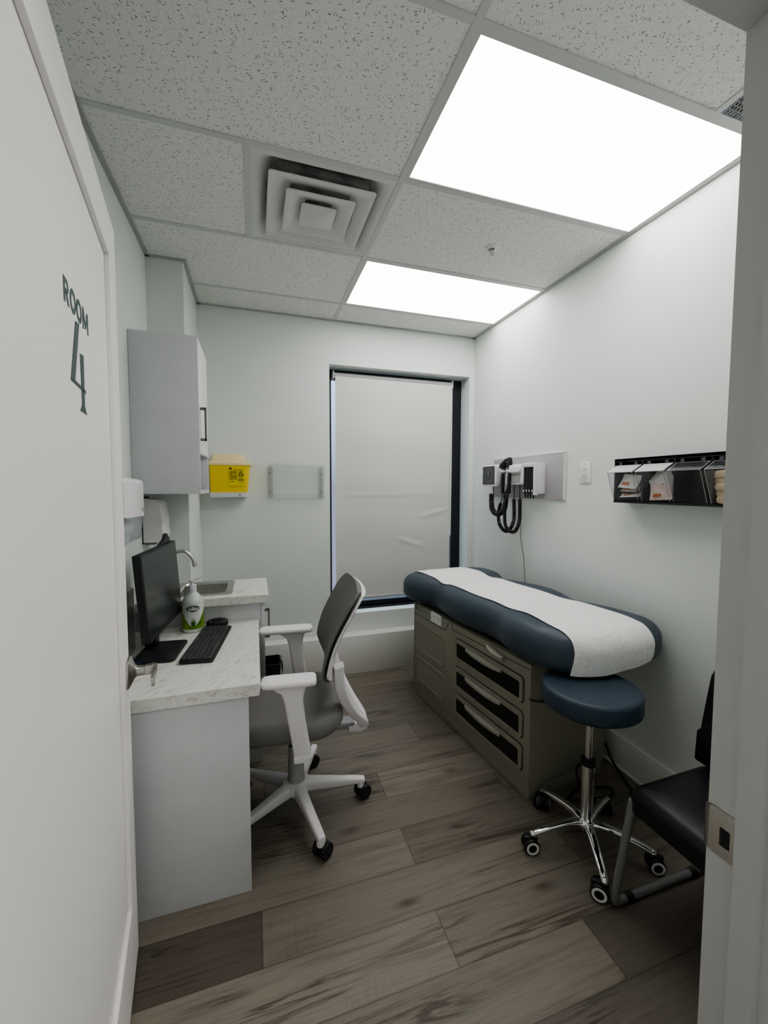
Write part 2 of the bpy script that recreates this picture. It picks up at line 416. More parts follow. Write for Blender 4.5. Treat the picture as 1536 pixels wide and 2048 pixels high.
def rrect(w, h, r, n=4, cx=0, cy=0):
    P = []
    for sx, sy, a0 in ((1, 1, 0), (-1, 1, 90), (-1, -1, 180), (1, -1, 270)):
        for i in range(n+1):
            a = math.radians(a0+90*i/n)
            P.append((cx+sx*(w/2-r)+r*math.cos(a), cy+sy*(h/2-r)+r*math.sin(a)))
    return P
def ell(a, b, n=24, cx=0, cy=0):
    return [(cx+a*math.cos(2*PI*k/n), cy+b*math.sin(2*PI*k/n)) for k in range(n)]
def frameM(o, ux, uy):
    """matrix taking (u,v,w) to o + u*ux + v*uy + w*(ux x uy)"""
    ux, uy = Vector(ux).normalized(), Vector(uy).normalized(); uz = ux.cross(uy)
    m = Matrix((ux, uy, uz)).transposed().to_4x4(); m.translation = Vector(o); return m
def smooth_path(pts, n=8, closed=False):
    P = [Vector(p) for p in pts]; m = len(P); R = []
    rng = m if closed else m-1
    for i in range(rng):
        a = P[(i-1) % m] if (closed or i > 0) else P[i]*2-P[i+1]
        b, c = P[i], P[(i+1) % m]
        d = P[(i+2) % m] if (closed or i < m-2) else c*2-b
        for k in range(n):
            t = k/n
            R.append(.5*((2*b)+(c-a)*t+(2*a-5*b+4*c-d)*t*t+(3*b-a-3*c+d)*t**3))
    if not closed: R.append(P[-1])
    return R

def tag(o, label, cat, group=None, kind=None):
    o['label'] = label; o['category'] = cat
    if group: o['group'] = group
    if kind: o['kind'] = kind
    return o
def thing(name, loc, label, cat, group=None, rz=0, kind=None):
    o = bpy.data.objects.new(name, None); C.objects.link(o); o.empty_display_size = .1
    o.location = loc; o.rotation_euler = (0, 0, rz)
    return tag(o, label, cat, group, kind)
def struct(name, mb, m, label, cat, smooth=False):
    o = mb.build(name, m, smooth=smooth); return tag(o, label, cat, kind='structure')
def copy_child(o, parent, loc=None):
    c = o.copy(); C.objects.link(c); c.parent = parent
    if loc is not None: c.location = loc
    return c

# ================================================================== SETTING
# ---- floor: individual planks, 0.182 m wide, running along X
PW, PL = .1815, 1.22
bm = bmesh.new(); uvl = bm.loops.layers.uv.new('plankuv'); cl = bm.loops.layers.float_color.new('plank')
rows = []
y = -2.1405
k0 = 0
joints = {0: -.02, 1: -.60, 2: -.02, 3: -.66, 4: -.022, 5: -.58, 6: .30, -1: .45, -2: -.3, -3: .2, -4: -.4, -5: .1, -6: .5, -7: -.2}
tones = {(0, 0): .78, (0, 1): .50, (1, 0): .02, (1, 1): .55, (2, 0): .62, (2, 1): .30, (-1, 0): .58, (-1, 1): .05, (3, 0): .45, (3, 1): .42, (4, 0): .36, (4, 1): .75, (5, 1): .55, (-2, 1): .15, (-2, 0): .6}  # plank tones; some near-right ones lowered to put that corner's darkness in
for r in range(-8, 13):
    y0 = y+r*PW; y1 = y0+PW
    if y0 > .02: break
    j = joints.get(r, rnd.uniform(-.6, .6))
    x = j-2*PL
    while x < 1.9:
        xa, xb = max(x, -1.9), min(x+PL, 1.9)
        if xb-xa > .01:
            side = 0 if x < j-.01 else 1
            near = abs(x+PL-j) < .01 or abs(x-j) < .01
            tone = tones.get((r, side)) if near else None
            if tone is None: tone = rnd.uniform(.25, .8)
            seed = rnd.random()
            # a plank is 3x3 quads so that the joint distance can be carried in its uv map
            e = .006
            xs = [xa, xa+e, xb-e, xb]; ys = [y0, y0+e, y1-e, y1]
            V = [[bm.verts.new((a, b, 0)) for b in ys] for a in xs]
            for a in range(3):
                for b in range(3):
                    f = bm.faces.new((V[a][b], V[a+1][b], V[a+1][b+1], V[a][b+1]))
                    for lp in f.loops:
                        lp[uvl].uv = (min(lp.vert.co.x-xa, xb-lp.vert.co.x), min(lp.vert.co.y-y0, y1-lp.vert.co.y))
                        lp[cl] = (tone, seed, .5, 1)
        x += PL
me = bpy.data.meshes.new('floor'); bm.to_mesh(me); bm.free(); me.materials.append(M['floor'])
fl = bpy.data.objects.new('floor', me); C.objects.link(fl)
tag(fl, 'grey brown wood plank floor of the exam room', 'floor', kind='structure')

# ---- walls
WT = .2
WX0, WX1, WZ0, WZ1 = -.039, 1.176, .457, 2.428      # window opening in the back wall
w = MB()
w.box(XL-WT, WX0, 0, WT, 0, H+.25).box(WX1, XR+WT, 0, WT, 0, H+.25).box(WX0, WX1, 0, WT, WZ1, H+.25).box(WX0, WX1, 0, WT, 0, WZ0)
struct('wall_back', w, 'wall', 'pale grey-green back wall around the window', 'wall')
struct('wall_left', MB().box(XL-WT, XL, YF-.12, 0, 0, H+.25), 'wall', 'pale wall behind the desk and cabinets', 'wall')
struct('wall_right', MB().box(XR, XR+WT, YF-.12, 0, 0, H+.25), 'wall', 'pale wall behind the exam table', 'wall')
DX0, DX1, DZ = -.885, .186, 2.238                   # doorway between jamb faces, head height
FT = .125
w = MB().box(XL-WT, DX0-.022, YF-FT, YF, 0, H+.25).box(DX1+.022, XR+WT, YF-FT, YF, 0, H+.25).box(DX0-.022, DX1+.022, YF-FT, YF, DZ+.022, H+.25)
struct('wall_front', w, 'wall', 'front wall with the doorway the photo is taken through', 'wall')
XC, YC = -.970, -.563
struct('wall_column', MB().box(XL, XC, YC, 0, 0, H), 'wall', 'boxed column in the back left corner above the sink', 'wall')
# low ledge at the foot of the back wall
struct('baseboard_back', MB().box(XC, XR, -.1014, 0, 0, .3056, .004), 'trimw', 'deep white ledge along the foot of the back wall', 'baseboard', True)
def bboard(x0, x1, y0, y1, h, side):
    m = MB().box(x0, x1, y0, y1, 0, h, .003)
    m.box(x0-(.008 if side == 'r' else 0), x1+(.008 if side == 'l' else 0), y0, y1, 0, .016, .004)
    return m
struct('baseboard_right', bboard(XR-.015, XR, YF, -.1014, .175, 'r'), 'trimw', 'white baseboard along the right wall', 'baseboard', True)
struct('baseboard_left', bboard(XL, XL+.015, YF, -.97, .175, 'l'), 'trimw', 'white baseboard along the left wall', 'baseboard', True)

# ---- door frame (trim) with rabbet and stop
def jamb(x_in, sgn):
    # x_in: face towards the opening; material lies on the sgn side
    P = [(0, YF), (0, YF-.048), (-.012, YF-.051), (-.012, YF-.088), (0, YF-.091), (0, YF-FT-.004), (.022, YF-FT-.004), (.022, YF)]
    return [(x_in+sgn*p[0], p[1]) for p in P]
m = MB()
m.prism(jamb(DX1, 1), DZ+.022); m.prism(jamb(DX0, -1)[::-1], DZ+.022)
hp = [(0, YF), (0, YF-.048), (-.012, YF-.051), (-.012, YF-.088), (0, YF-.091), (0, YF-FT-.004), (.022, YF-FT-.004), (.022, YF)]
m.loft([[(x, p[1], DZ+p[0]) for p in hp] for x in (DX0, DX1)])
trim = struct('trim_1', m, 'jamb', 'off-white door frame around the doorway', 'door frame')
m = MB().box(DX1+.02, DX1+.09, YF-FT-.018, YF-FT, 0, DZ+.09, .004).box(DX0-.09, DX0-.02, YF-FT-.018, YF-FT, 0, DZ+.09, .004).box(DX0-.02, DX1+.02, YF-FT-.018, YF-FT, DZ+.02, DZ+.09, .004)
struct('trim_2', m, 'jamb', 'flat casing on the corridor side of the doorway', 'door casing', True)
# corridor behind the camera
struct('wall_corridor', MB().box(-2.0, 2.2, -5.0, -4.9, 0, H).box(-2.0, -1.9, -4.9, YF-FT, 0, H).box(2.1, 2.2, -4.9, YF-FT, 0, H), 'wall', 'corridor walls behind the camera', 'wall')
struct('ceiling_corridor', MB().box(-2.0, 2.2, -5.0, YF-FT, H, H+.05), 'ceil', 'corridor ceiling behind the camera', 'ceiling')
struct('floor_corridor', MB().box(-2.0, 2.2, -5.0, -3.58, -.05, -.001), 'trimw', 'corridor floor behind the camera', 'floor')
# strike plate on the jamb
m = MB(); X = frameM((DX1-.001, YF-.005, .866), (0, -1, 0), (0, 0, 1))   # u towards the corridor, v up, w towards -X
out = rrect(.046, .086, .006, 3, .022, 0); inn = rrect(.017, .034, .002, 3, .026, -.004)
m.ring(out, inn, .0022, X)
m.loft([[(a, b*f+o, c) for (b, o) in ((.043, 0), (-.043, 0))] + [(a, -b*f, c+.002) for b in (.043, -.043)] for a, c, f in ((.0, .0002, 1), (-.006, -.001, .95), (-.011, -.005, .82), (-.014, -.011, .6))], X=X)
sp = m.build('strike_plate', 'nickel', trim)
m = MB()
for v in (.030, -.032): m.cyl(X @ Vector((.026, v, .002)), X @ Vector((.026, v, .0034)), .0042, n=12)
m.build('screw', 'steel', sp)
MB().box(.0185, .0335, -.020, .012, .0003, .0008, X=X).build('latch_hole', 'seam', sp)

# ---- open door, one recessed panel, swung into the room at the left
E0 = Vector((-.980, -1.777, 0)); DA = math.radians(8)
U = Vector((math.sin(DA), -math.cos(DA), 0)); NX = Vector((math.cos(DA), math.sin(DA), 0))   # along the leaf to the hinge, out of its face
DW, DH = .97, 2.223
XD = Matrix(((U.x, 0, NX.x, E0.x), (U.y, 0, NX.y, E0.y), (0, 1, 0, 0), (0, 0, 0, 1)))        # (u, z, out)
def dbox(mb, u0, u1, z0, z1, a, b, bev=0): return mb.box(u0, u1, z0, z1, a, b, bev, X=XD)
m = MB()
ST, TR, BR, RC = .106, .113, .233, .012
dbox(m, 0, DW, .01, DH, -.044, -RC)
dbox(m, 0, ST, .01, DH, -RC, 0, .0015); dbox(m, DW-ST, DW, .01, DH, -RC, 0, .0015)
dbox(m, ST, DW-ST, DH-TR, DH, -RC, 0, .0015); dbox(m, ST, DW-ST, .01, BR, -RC, 0, .0015)
bmesh.ops.recalc_face_normals(m.bm, faces=list(m.bm.faces))
door = struct('door_1', m, 'doorw', 'white open door with one recessed panel, lever and green room number', 'door')
# lever set
m = MB(); zc = .925; uc = .037
A = rrect(.074, .082, .008, 3, uc, zc); B2 = rrect(.07, .078, .008, 3, uc, zc); C2 = rrect(.030, .034, .004, 3, uc, zc); C3 = rrect(.024, .026, .003, 3, uc, zc)
m.loft([[XD @ Vector((p[0], p[1], d)) for p in L] for L, d in ((A, 0), (A, .005), (B2, .008), (C2, .020), (C3, .026), (C3, .046))])
hd = m.build('door_handle', 'nickel', door)
m = MB(); dbox(m, uc-.012, uc+.012, zc-.014, zc+.014, .046, .072, .002); dbox(m, uc-.012, uc+.105, zc-.013, zc+.013, .068, .078, .003)
m.build('lever', 'nickel', hd)
m = MB(); dbox(m, 0-.002, .0005, zc-.028, zc+.028, -.033, -.012); m.build('latch_plate', 'nickel', hd)
# lettering on the recessed panel (u runs from the latch end towards the hinge, so text runs along -u)
XT = Matrix(((-U.x, 0, NX.x, E0.x), (-U.y, 0, NX.y, E0.y), (0, 1, 0, 0), (0, 0, 0, 1)))      # (-u, z, out)
m = MB()
def flat(polys_u_z):
    for P in polys_u_z: m.prism([(-u, z) for u, z in P], .0006, XT @ Matrix.Translation((0, 0, -RC+.0002)))
def oring(uc_, zc_, a, b_, st):
    m.ring([(-p[0], p[1]) for p in ell(a, b_, 28, uc_, zc_)], [(-p[0], p[1]) for p in ell(a-st, b_-st, 28, uc_, zc_)], .0006, XT @ Matrix.Translation((0, 0, -RC+.0002)))
zt_, zb2, dz_ = 1.8565, 1.8125, .044
ul = .546
flat([[(ul, zb2), (ul, zt_), (ul-.0105, zt_), (ul-.0105, zb2)]])                                   # R: stem, bowl, leg
bo_ = [(ul-.010, zt_)]+[(ul-.022-.0125*math.cos(q), zt_-.0130+.0130*math.sin(q)) for q in [PI/2-PI*k/12 for k in range(13)]]+[(ul-.010, zt_-.026)]
bi_ = [(ul-.010, zt_-.008)]+[(ul-.021-.0045*math.cos(q), zt_-.0130+.0050*math.sin(q)) for q in [PI/2-PI*k/12 for k in range(13)]]+[(ul-.010, zt_-.018)]
for k in range(len(bo_)-1): flat([[bo_[k], bo_[k+1], bi_[k+1], bi_[k]]])
flat([[(ul-.013, zt_-.025), (ul-.0245, zt_-.0255), (ul-.038, zb2), (ul-.0265, zb2)]])
oring(.480, zb2+dz_/2, .0225, .0228, .0098); oring(.4315, zb2+dz_/2, .0225, .0228, .0098)
ml, mr = .402, .349
flat([[(ml, zb2), (ml, zt_), (ml-.0105, zt_), (ml-.0095, zb2)], [(mr, zb2), (mr, zt_), (mr+.0105, zt_), (mr+.0095, zb2)],
      [(ml-.001, zt_), (ml-.0125, zt_), ((ml+mr)/2-.004, zb2+.006), ((ml+mr)/2+.004, zb2+.006)], [(mr+.001, zt_), (mr+.0125, zt_), ((ml+mr)/2+.004, zb2+.006), ((ml+mr)/2-.004, zb2+.006)]])
S4 = lambda P: [(u-.0097, z+.0035) for u, z in P]
flat([S4([(.477, 1.800), (.445, 1.805), (.498, 1.680), (.530, 1.676)]), S4([(.530, 1.676), (.522, 1.684), (.406, 1.681), (.406, 1.674)]),
      S4([(.448, 1.747), (.416, 1.751), (.421, 1.645), (.446, 1.645)]), S4([(.446, 1.646), (.421, 1.646), (.404, 1.631), (.464, 1.631)])])
m.build('room_number', 'green', door, smooth=False)

# ---- ceiling: tiles laid in a grid, leaving out the lights and the vents
xs = [XL, -2*T*.5*2+0, 0, XR]
yl = [-REM-k*T for k in range(5)]           # cross bars
LIGHTS = [(0, 2*T, yl[3], yl[2]), (0, 2*T, yl[1], yl[0])]
VENT = (-T, 0, yl[2], yl[1]); GR = (.915, XR, yl[4], yl[3])
m = MB(); tt = .018
def tile(x0, x1, y0, y1): m.box(x0, x1, y0, y1, H+.004, H+tt)
ybs = [YF]+[yl[3], yl[2], yl[1], yl[0]]+[0]
for a, b in zip(ybs[:-1], ybs[1:]):
    if abs(a-yl[2]) < .01: tile(XL, -T, a, b)
    else: tile(XL, 0, a, b)
    if abs(a-yl[3]) < .01 or abs(a-yl[1]) < .01: pass
    elif abs(a-YF) < .01: tile(0, GR[0], a, b)
    else: tile(0, XR, a, b)
struct('ceiling', m, 'ceil', 'suspended ceiling of fissured white tiles', 'ceiling')
m = MB(); bw = .012
m.box(-bw, bw, YF, 0, H, H+.012)
for yy in yl[:4]: m.box(XL, -bw-.0004, yy-bw, yy+bw, H+.0003, H+.012); m.box(bw+.0004, XR, yy-bw, yy+bw, H+.0003, H+.012)
m.box(-T-bw, -T+bw, yl[2]+bw+.0004, yl[1]-bw-.0004, H+.0005, H+.012)
m.box(GR[0]-bw, GR[0]+bw, YF, yl[3]-bw-.0004, H+.0005, H+.012)
struct('trim_3', m, 'tbar', 'white metal grid bars between the ceiling tiles', 'ceiling grid')
m = MB(); aw = .022
for b in ((XL, XL+aw, YF, YC), (XL, XC+aw, YC-aw, YC), (XC, XC+aw, YC, 0), (XC, XR, -aw, 0), (XR-aw, XR, YF, 0)): m.box(*b, H-.003, H+.004, .001)
struct('trim_4', m, 'angle', 'grey wall angle where the ceiling meets the walls', 'ceiling trim')

# ================================================================== CEILING FITTINGS
for i, (x0, x1, y0, y1) in enumerate(LIGHTS):
    t = thing('ceiling_light', ((x0+x1)/2, (y0+y1)/2, H), ['larger looking lit ceiling panel nearest the doorway', 'lit ceiling panel nearest the window, smaller in the photo'][i], 'ceiling light', 'lit panels in the ceiling')
    o = ((x0+x1)/2, (y0+y1)/2, H); wx, wy = (x1-x0)/2-bw, (y1-y0)/2-bw
    fr = .013
    m = MB(o); m.ring([(-wx, -wy), (wx, -wy), (wx, wy), (-wx, wy)], [(-wx+fr, -wy+fr), (wx-fr, -wy+fr), (wx-fr, wy-fr), (-wx+fr, wy-fr)], .012, Matrix.Translation((o[0], o[1], H+.001)))
    m.build('frame', 'tbar', t, smooth=False)
    MB(o).box(o[0]-wx+fr, o[0]+wx-fr, o[1]-wy+fr, o[1]+wy-fr, H+.004, H+.008).build('diffuser', 'lit', t, smooth=False)

def sq(a, z, cx, cy, r=.012): return [(p[0], p[1], z) for p in rrect(2*a, 2*a, r, 3, cx, cy)]
vx, vy = (VENT[0]+VENT[1])/2, (VENT[2]+VENT[3])/2
t = thing('ceiling_vent', (vx, vy, H), 'square white ceiling air vent with three nested rings and dark shaded gaps', 'vent')
o = (vx, vy, H)
m = MB(o)
m.loft([sq(.293, H+.012, vx, vy, .004), sq(.293, H+.002, vx, vy, .004), sq(.268, H+.001, vx, vy, .02), sq(.235, H+.026, vx, vy, .03), sq(.205, H+.07, vx, vy, .03)], caps=False)
m.build('face_plate', 'ventw', t)
MB(o).loft([sq(.215, H+.066, vx, vy, .03), sq(.215, H+.2, vx, vy, .03)]).build('duct_throat', 'ventd', t)
vcy = vy+.012
def ring_cone(a, b, z0, z1, name):
    m = MB(o)
    m.loft([sq(a, z0, vx, vcy), sq(a+.001, z0+.004, vx, vcy), sq(b+.004, z1+.004, vx, vcy), sq(b, z1, vx, vcy), sq(a-.024, z0+.0035, vx, vcy), sq(a-.008, z0, vx, vcy)], True, False)
    m.build(name, 'ventw', t)
ring_cone(.225, .130, H-.012, H+.022, 'outer_ring')
ring_cone(.150, .060, H-.018, H+.014, 'middle_ring')
m = MB(o); m.loft([sq(.02, H+.03, vx, vcy), sq(.078, H-.014, vx, vcy), sq(.078, H-.018, vx, vcy), sq(.050, H-.022, vx, vcy), sq(.012, H-.030, vx, vcy, .004)])
m.build('centre_plate', 'ventw', t)
m = MB(o); m.loft([sq(.2, H+.03, vx, vcy), sq(.19, H+.06, vx, vcy)], caps=True); m.build('gap_shade', 'ventd', t)  # dark block in the neck, stands in for shade between the rings

t = thing('return_grille', ((GR[0]+XR)/2, -2.41, H), 'dark ceiling grille at the top right beside the door frame', 'vent')
o = t.location
MB(o).box(GR[0]+bw, XR-aw, YF+.01, yl[3]-bw, H+.02, H+.03).build('backing', 'ventd', t, smooth=False)
m = MB(o)
yy = YF+.02
while yy < yl[3]-.02:
    m.box(GR[0]+bw, XR-aw, yy, yy+.004, H+.002, H+.016); yy += .014
xx = GR[0]+.02
while xx < XR-.03:
    m.box(xx, xx+.004, YF+.01, yl[3]-bw, H+.002, H+.016); xx += .014
m.build('grid', 'greyp', t, smooth=False)

sx_, sy_ = .622, -1.214
t = thing('ceiling_sprinkler', (sx_, sy_, H), 'small chrome fire sprinkler head on the ceiling', 'sprinkler')
o = (sx_, sy_, H)
MB(o).lathe([(.036, H+.005), (.036, H+.002), (.030, H-.004), (.016, H-.006), (.016, H+.004)], (sx_, sy_, 0), 24).build('escutcheon', 'whitep', t)
m = MB(o); m.cyl((sx_, sy_, H), (sx_, sy_, H-.018), .009)
for s in (-1, 1): m.tube([(sx_+s*.008, sy_, H-.014), (sx_+s*.014, sy_, H-.024), (sx_+s*.010, sy_, H-.036), (sx_, sy_, H-.042)], .0025, 8)
m.cyl((sx_, sy_, H-.018), (sx_, sy_, H-.040), .003)
m.build('head', 'steel', t)
MB(o).cyl((sx_, sy_, H-.044), (sx_, sy_, H-.042), .014).build('deflector', 'steel', t)

# ================================================================== WINDOW AND BLIND
wf = MB(); FY0, FY1 = .145, .195
def winring(x0, x1, z0, z1, a, b, c, d, y0, y1):
    wf.loft([[(x0, y0, z0), (x1, y0, z0), (x1, y0, z1), (x0, y0, z1)], [(x0, y1, z0), (x1, y1, z0), (x1, y1, z1), (x0, y1, z1)],
             [(a, y1, c), (b, y1, c), (b, y1, d), (a, y1, d)], [(a, y0, c), (b, y0, c), (b, y0, d), (a, y0, d)]], True, False)
winring(WX0+.002, WX1-.002, WZ0+.001, WZ1-.001, .000, 1.090, WZ0+.055, WZ1-.075, FY0, FY1)
win = struct('window_1', wf, 'winframe', 'tall black-framed window behind the roller blind', 'window')
MB().box(.000, 1.09, .168, .174, WZ0+.055, WZ1-.075).build('glass', 'glass', win, smooth=False)
MB().box(WX0+.01, WX1-.01, .10, .146, WZ0+.001, WZ0+.012, .002).build('sill_strip', 'winframe', win)

bx0, bx1 = .014, 1.050; bz = 2.372; by = .085
t = thing('roller_blind', ((bx0+bx1)/2, by, WZ1), 'creased white roller blind pulled down over the window', 'blind')
o = t.location
MB(o).cyl((bx0, by+.01, bz), (bx1, by+.01, bz), .022, n=24).build('tube', 'blindr', t)
def fab(u, v):
    x = bx0+.006+u*(bx1-bx0-.016); z = bz-.012-v*(bz-.012-.56)
    # creases of the hung fabric
    d = .0022*math.sin(7*x+3*z)+.0016*math.sin(17*z+2*x)
    def crease(z0, s, c0, c1, amp, wd):
        zz = z0+s*(x-.5)
        k = max(0, min(1, (x-c0)/.12))*max(0, min(1, (c1-x)/.12))
        return amp*k*math.exp(-((z-zz)/wd)**2)
    d += crease(1.42, .02, .05, .95, .004, .014)
    d += crease(1.06, -.32, .50, .82, .008, .018)+crease(1.16, .25, .72, 1.05, .009, .016)-crease(.92, .45, .60, .85, .006, .02)
    d += crease(.78, -.1, .02, .2, .004, .012)+crease(.71, 0, .04, .35, .003, .02)
    return (x, by-.012-d-.006*math.sin(PI*v)*math.sin(PI*u), z)
MB(o).grid(fab, 60, 120).build('fabric', 'blindf', t, sharp=80)
m = MB(o); m.loft([[(x, by-.012+.011*math.cos(a), .562+.014*math.sin(a)) for a in [2*PI*k/12 for k in range(12)]] for x in (bx0+.004, bx1-.012)])
m.build('bottom_bar', 'blindr', t)
for xx in (bx0-.006, bx1+.004):
    m = MB(o); m.box(xx-.003, xx+.003, by-.016, by+.06, bz-.03, bz+.034, .002)
    m.build('bracket', 'whitep', t)
m = MB(o); m.tube([(bx1-.004, by-.014, bz-.01), (bx1-.007, by-.02, 1.7), (bx1-.010, by-.02, 1.055)], .0045, 8)
m.tube([(bx1-.014, by-.01, bz-.01), (bx1-.016, by-.018, 1.7), (bx1-.013, by-.02, 1.055)], .0030, 8)
m.build('pull_chain', 'whitep', t)

# ================================================================== DESK AND CABINETS
ZD, XDk, YD, YS, ZS, XS = .783, -.592, -1.705, -.961, .9165, -.539
o = (XL, YD, 0)
t = thing('desk', ((XL+XDk)/2, (YD+YS)/2, 0), 'built-in white desk with pale veined worktop along the left wall', 'desk')
o = t.location
def worktop(x0, x1, y0, y1, z1, th, rr=.012, edge='x'):
    """slab with a rounded front nosing on its +X side"""
    P = [(x0, z1-th), (x1-.006, z1-th)]+[(x1-rr+rr*math.sin(a), z1-rr+rr*math.cos(a)) for a in [PI/2*(1-k/5) for k in range(6)]]+[(x0, z1)]
    return [[(p[0], y, p[1]) for p in P] for y in (y0, y1)]
MB(o).loft(worktop(XL+.001, XDk, YD, YS-.002, ZD, .043)).build('worktop', 'marble', t)
MB(o).box(XL+.001, XDk-.042, YD+.014, YD+.032, 0, ZD-.043, .0012).build('end_panel', 'lam', t)
MB(o).box(XL+.001, XL+.02, YD+.032, YS-.002, .25, ZD-.043).build('back_panel', 'lam', t)

# sink cabinet with its own worktop
y0, y1 = YS, YC-.002
t = thing('sink_cabinet', ((XL+XS)/2, (y0+y1)/2, 0), 'white base cabinet under the sink, beyond the desk', 'cabinet')
o = t.location; xf = XS-.022
m = MB(o); m.box(XL+.001, xf-.02, y0, y0+.018, 0, ZS-.04).box(XL+.001, xf-.02, y1-.018, y1, 0, ZS-.04).box(XL+.001, xf-.02, y0+.018, y1-.018, .10, .118)
m.box(XL+.001, XL+.012, y0+.018, y1-.018, .1, ZS-.04).box(xf-.08, xf-.07, y0+.018, y1-.018, 0, .1)
m.build('carcass', 'lam', t, smooth=False)
d = MB(o).box(xf-.019, xf, y0+.002, y1-.002, .105, ZS-.043, .0015).build('door', 'lam', t)
def cpull(mb, xa, yy, z0, z1, pr=.028, wd=.012):
    mb.box(xa, xa+pr, yy-wd/2, yy+wd/2, z1-.012, z1, .001).box(xa, xa+pr, yy-wd/2, yy+wd/2, z0, z0+.012, .001).box(xa+pr-.008, xa+pr, yy-wd/2, yy+wd/2, z0, z1, .001)
    return mb
cpull(MB(o), xf, y0+.045, .665, .823, .026, .016).build('handle', 'bronze', d)
sx0, sx1, sy0, sy1 = -1.06, -.722, -.918, -.582
t = thing('sink_worktop', ((XL+XS)/2, (y0+y1)/2, ZS-.04), 'pale veined worktop slab holding the sink', 'worktop')
o = t.location; a0 = YS-.02
m = MB(o); h_ = .014
m.loft(worktop(XL+.001, XS, a0, sy0+h_, ZS, .04)); m.loft(worktop(XL+.001, XS, sy1-h_, y1, ZS, .04)); m.loft(worktop(sx1-h_, XS, sy0+h_, sy1-h_, ZS, .04))
m.box(XL+.001, sx0+h_, sy0+h_, sy1-h_, ZS-.04, ZS)
m.build('slab', 'marble', t)
t = thing('sink', ((sx0+sx1)/2, (sy0+sy1)/2, ZS), 'square stainless steel drop-in sink', 'sink')
o = t.location; cx, cy = o[0]+.0, o[1]
def rr3(w_, h_, r, z, dx=0): return [(p[0], p[1], z) for p in rrect(w_, h_, r, 4, cx+dx, cy)]
W_, D_ = sx1-sx0, sy1-sy0
m = MB(o); m.loft([rr3(W_, D_, .03, ZS+.0006), rr3(W_, D_, .03, ZS+.003), rr3(W_-.012, D_-.012, .028, ZS+.005), rr3(W_-.1, D_-.06, .035, ZS+.004, .015), rr3(W_-.112, D_-.07, .035, ZS-.006, .015)], caps=False)
m.build('rim', 'steel', t)
m = MB(o); m.loft([rr3(W_-.112, D_-.07, .035, ZS-.006, .015), rr3(W_-.125, D_-.085, .035, ZS-.10, .015), rr3(W_-.15, D_-.11, .04, ZS-.145, .015), rr3(.05, .05, .02, ZS-.15, .015)], caps=False)
m.loft([rr3(.05, .05, .02, ZS-.15, .015), rr3(.01, .01, .004, ZS-.152, .015)], caps=True)
m.build('basin', 'steel', t)
fy = -.755; fx = -1.045; zf = ZS+.0055
t = thing('faucet', (fx, fy, zf), 'small brushed gooseneck tap at the wall side of the sink', 'faucet')
o = t.location
m = MB(o); m.lathe([(.022, zf), (.022, zf+.006), (.014, zf+.016), (.013, zf+.05)], (fx, fy, 0), 20); m.build('base', 'steel', t)
pts = smooth_path([(fx, fy, zf+.04), (fx, fy, zf+.11), (fx+.008, fy, zf+.165), (fx+.036, fy, zf+.205), (fx+.075, fy, zf+.208), (fx+.107, fy, zf+.178), (fx+.120, fy, zf+.145)], 6)
MB(o).tube(pts, .0095, 14).build('spout', 'steel', t)
MB(o).cyl((fx+.119, fy, zf+.150), (fx+.126, fy, zf+.124), .0125, .0135, 16).build('aerator', 'steel', t)
m = MB(o); m.cyl((fx, fy-.013, zf+.03), (fx, fy-.035, zf+.032), .008).tube([(fx, fy-.034, zf+.032), (fx+.02, fy-.04, zf+.05), (fx+.045, fy-.042, zf+.06)], .005, 8)
m.build('lever', 'steel', t)

# upper wall cabinet
XU, ZU0, ZU1 = -.8585, 1.447, 2.220; yb = YC-.002
t = thing('wall_cabinet', ((XL+XU)/2, (YS+yb)/2, ZU0), 'white wall cabinet with one door over an open shelf, above the sink', 'cabinet')
o = t.location; p = .018; zc = 1.668
xi = XU-.019
m = MB(o); m.box(XL+.001, XU, YS, YS+p, ZU0, ZU1, .0008)
m.build('side_panel', 'lam', t)
m = MB(o); m.box(XL+.001, XU, yb-p, yb, ZU0, zc, .0008).box(XL+.001, xi, yb-p, yb, zc, ZU1); m.build('side_panel', 'lam', t)
m = MB(o); m.box(XL+.001, xi, YS+p, yb-p, ZU1-p, ZU1).box(XL+.001, XU, YS+p, yb-p, ZU0, ZU0+p).box(XL+.001, xi, YS+p, yb-p, zc-p, zc).box(XL+.001, XL+.01, YS+p, yb-p, ZU0+p, ZU1-p)
m.build('shelf_boards', 'lam', t, smooth=False)
d = MB(o).box(xi+.001, XU, YS+p+.001, yb-.001, zc-p+.002, ZU1-.001, .001).build('door', 'edge', t)
cpull(MB(o), XU, YS+.048, 1.715, 1.882, .029, .02).build('handle', 'bronze', d)

# ================================================================== THINGS ON THE LEFT WALL
# paper towel dispenser
yA, yB = -1.555, -1.300; xw = XL+.001; xfz = -1.032
t = thing('paper_towel_dispenser', (XL, (yA+yB)/2, 1.27), 'white paper towel dispenser with smoky lower window, nearest the door', 'dispenser')
o = t.location
def side_loop(y, z0, z1, x1, r=.02):
    return [(xw, y, z0), (x1, y, z0)]+[(x1-r+r*math.cos(a), y, z1-r+r*math.sin(a)) for a in [PI/2*k/4 for k in range(5)]]+[(xw, y, z1)]
m = MB(o); m.loft([side_loop(yA, 1.374, 1.512, xfz-.006), side_loop(yA+.01, 1.372, 1.518, xfz), side_loop(yB-.010, 1.364, 1.512, xfz), side_loop(yB-.002, 1.366, 1.500, xfz-.006)])
m.build('cover', 'whitep', t)
m = MB(o); m.loft([[(xw, y, 1.262+.012*(1-f)), (xfz-.05, y, 1.262), (xfz-.016, y, 1.275), (xfz-.004, y, 1.372-.008*f), (xw, y, 1.372-.008*f)] for y, f in ((yA+.004, 0), (yB-.004, 1))])
m.build('window', 'smokep', t)
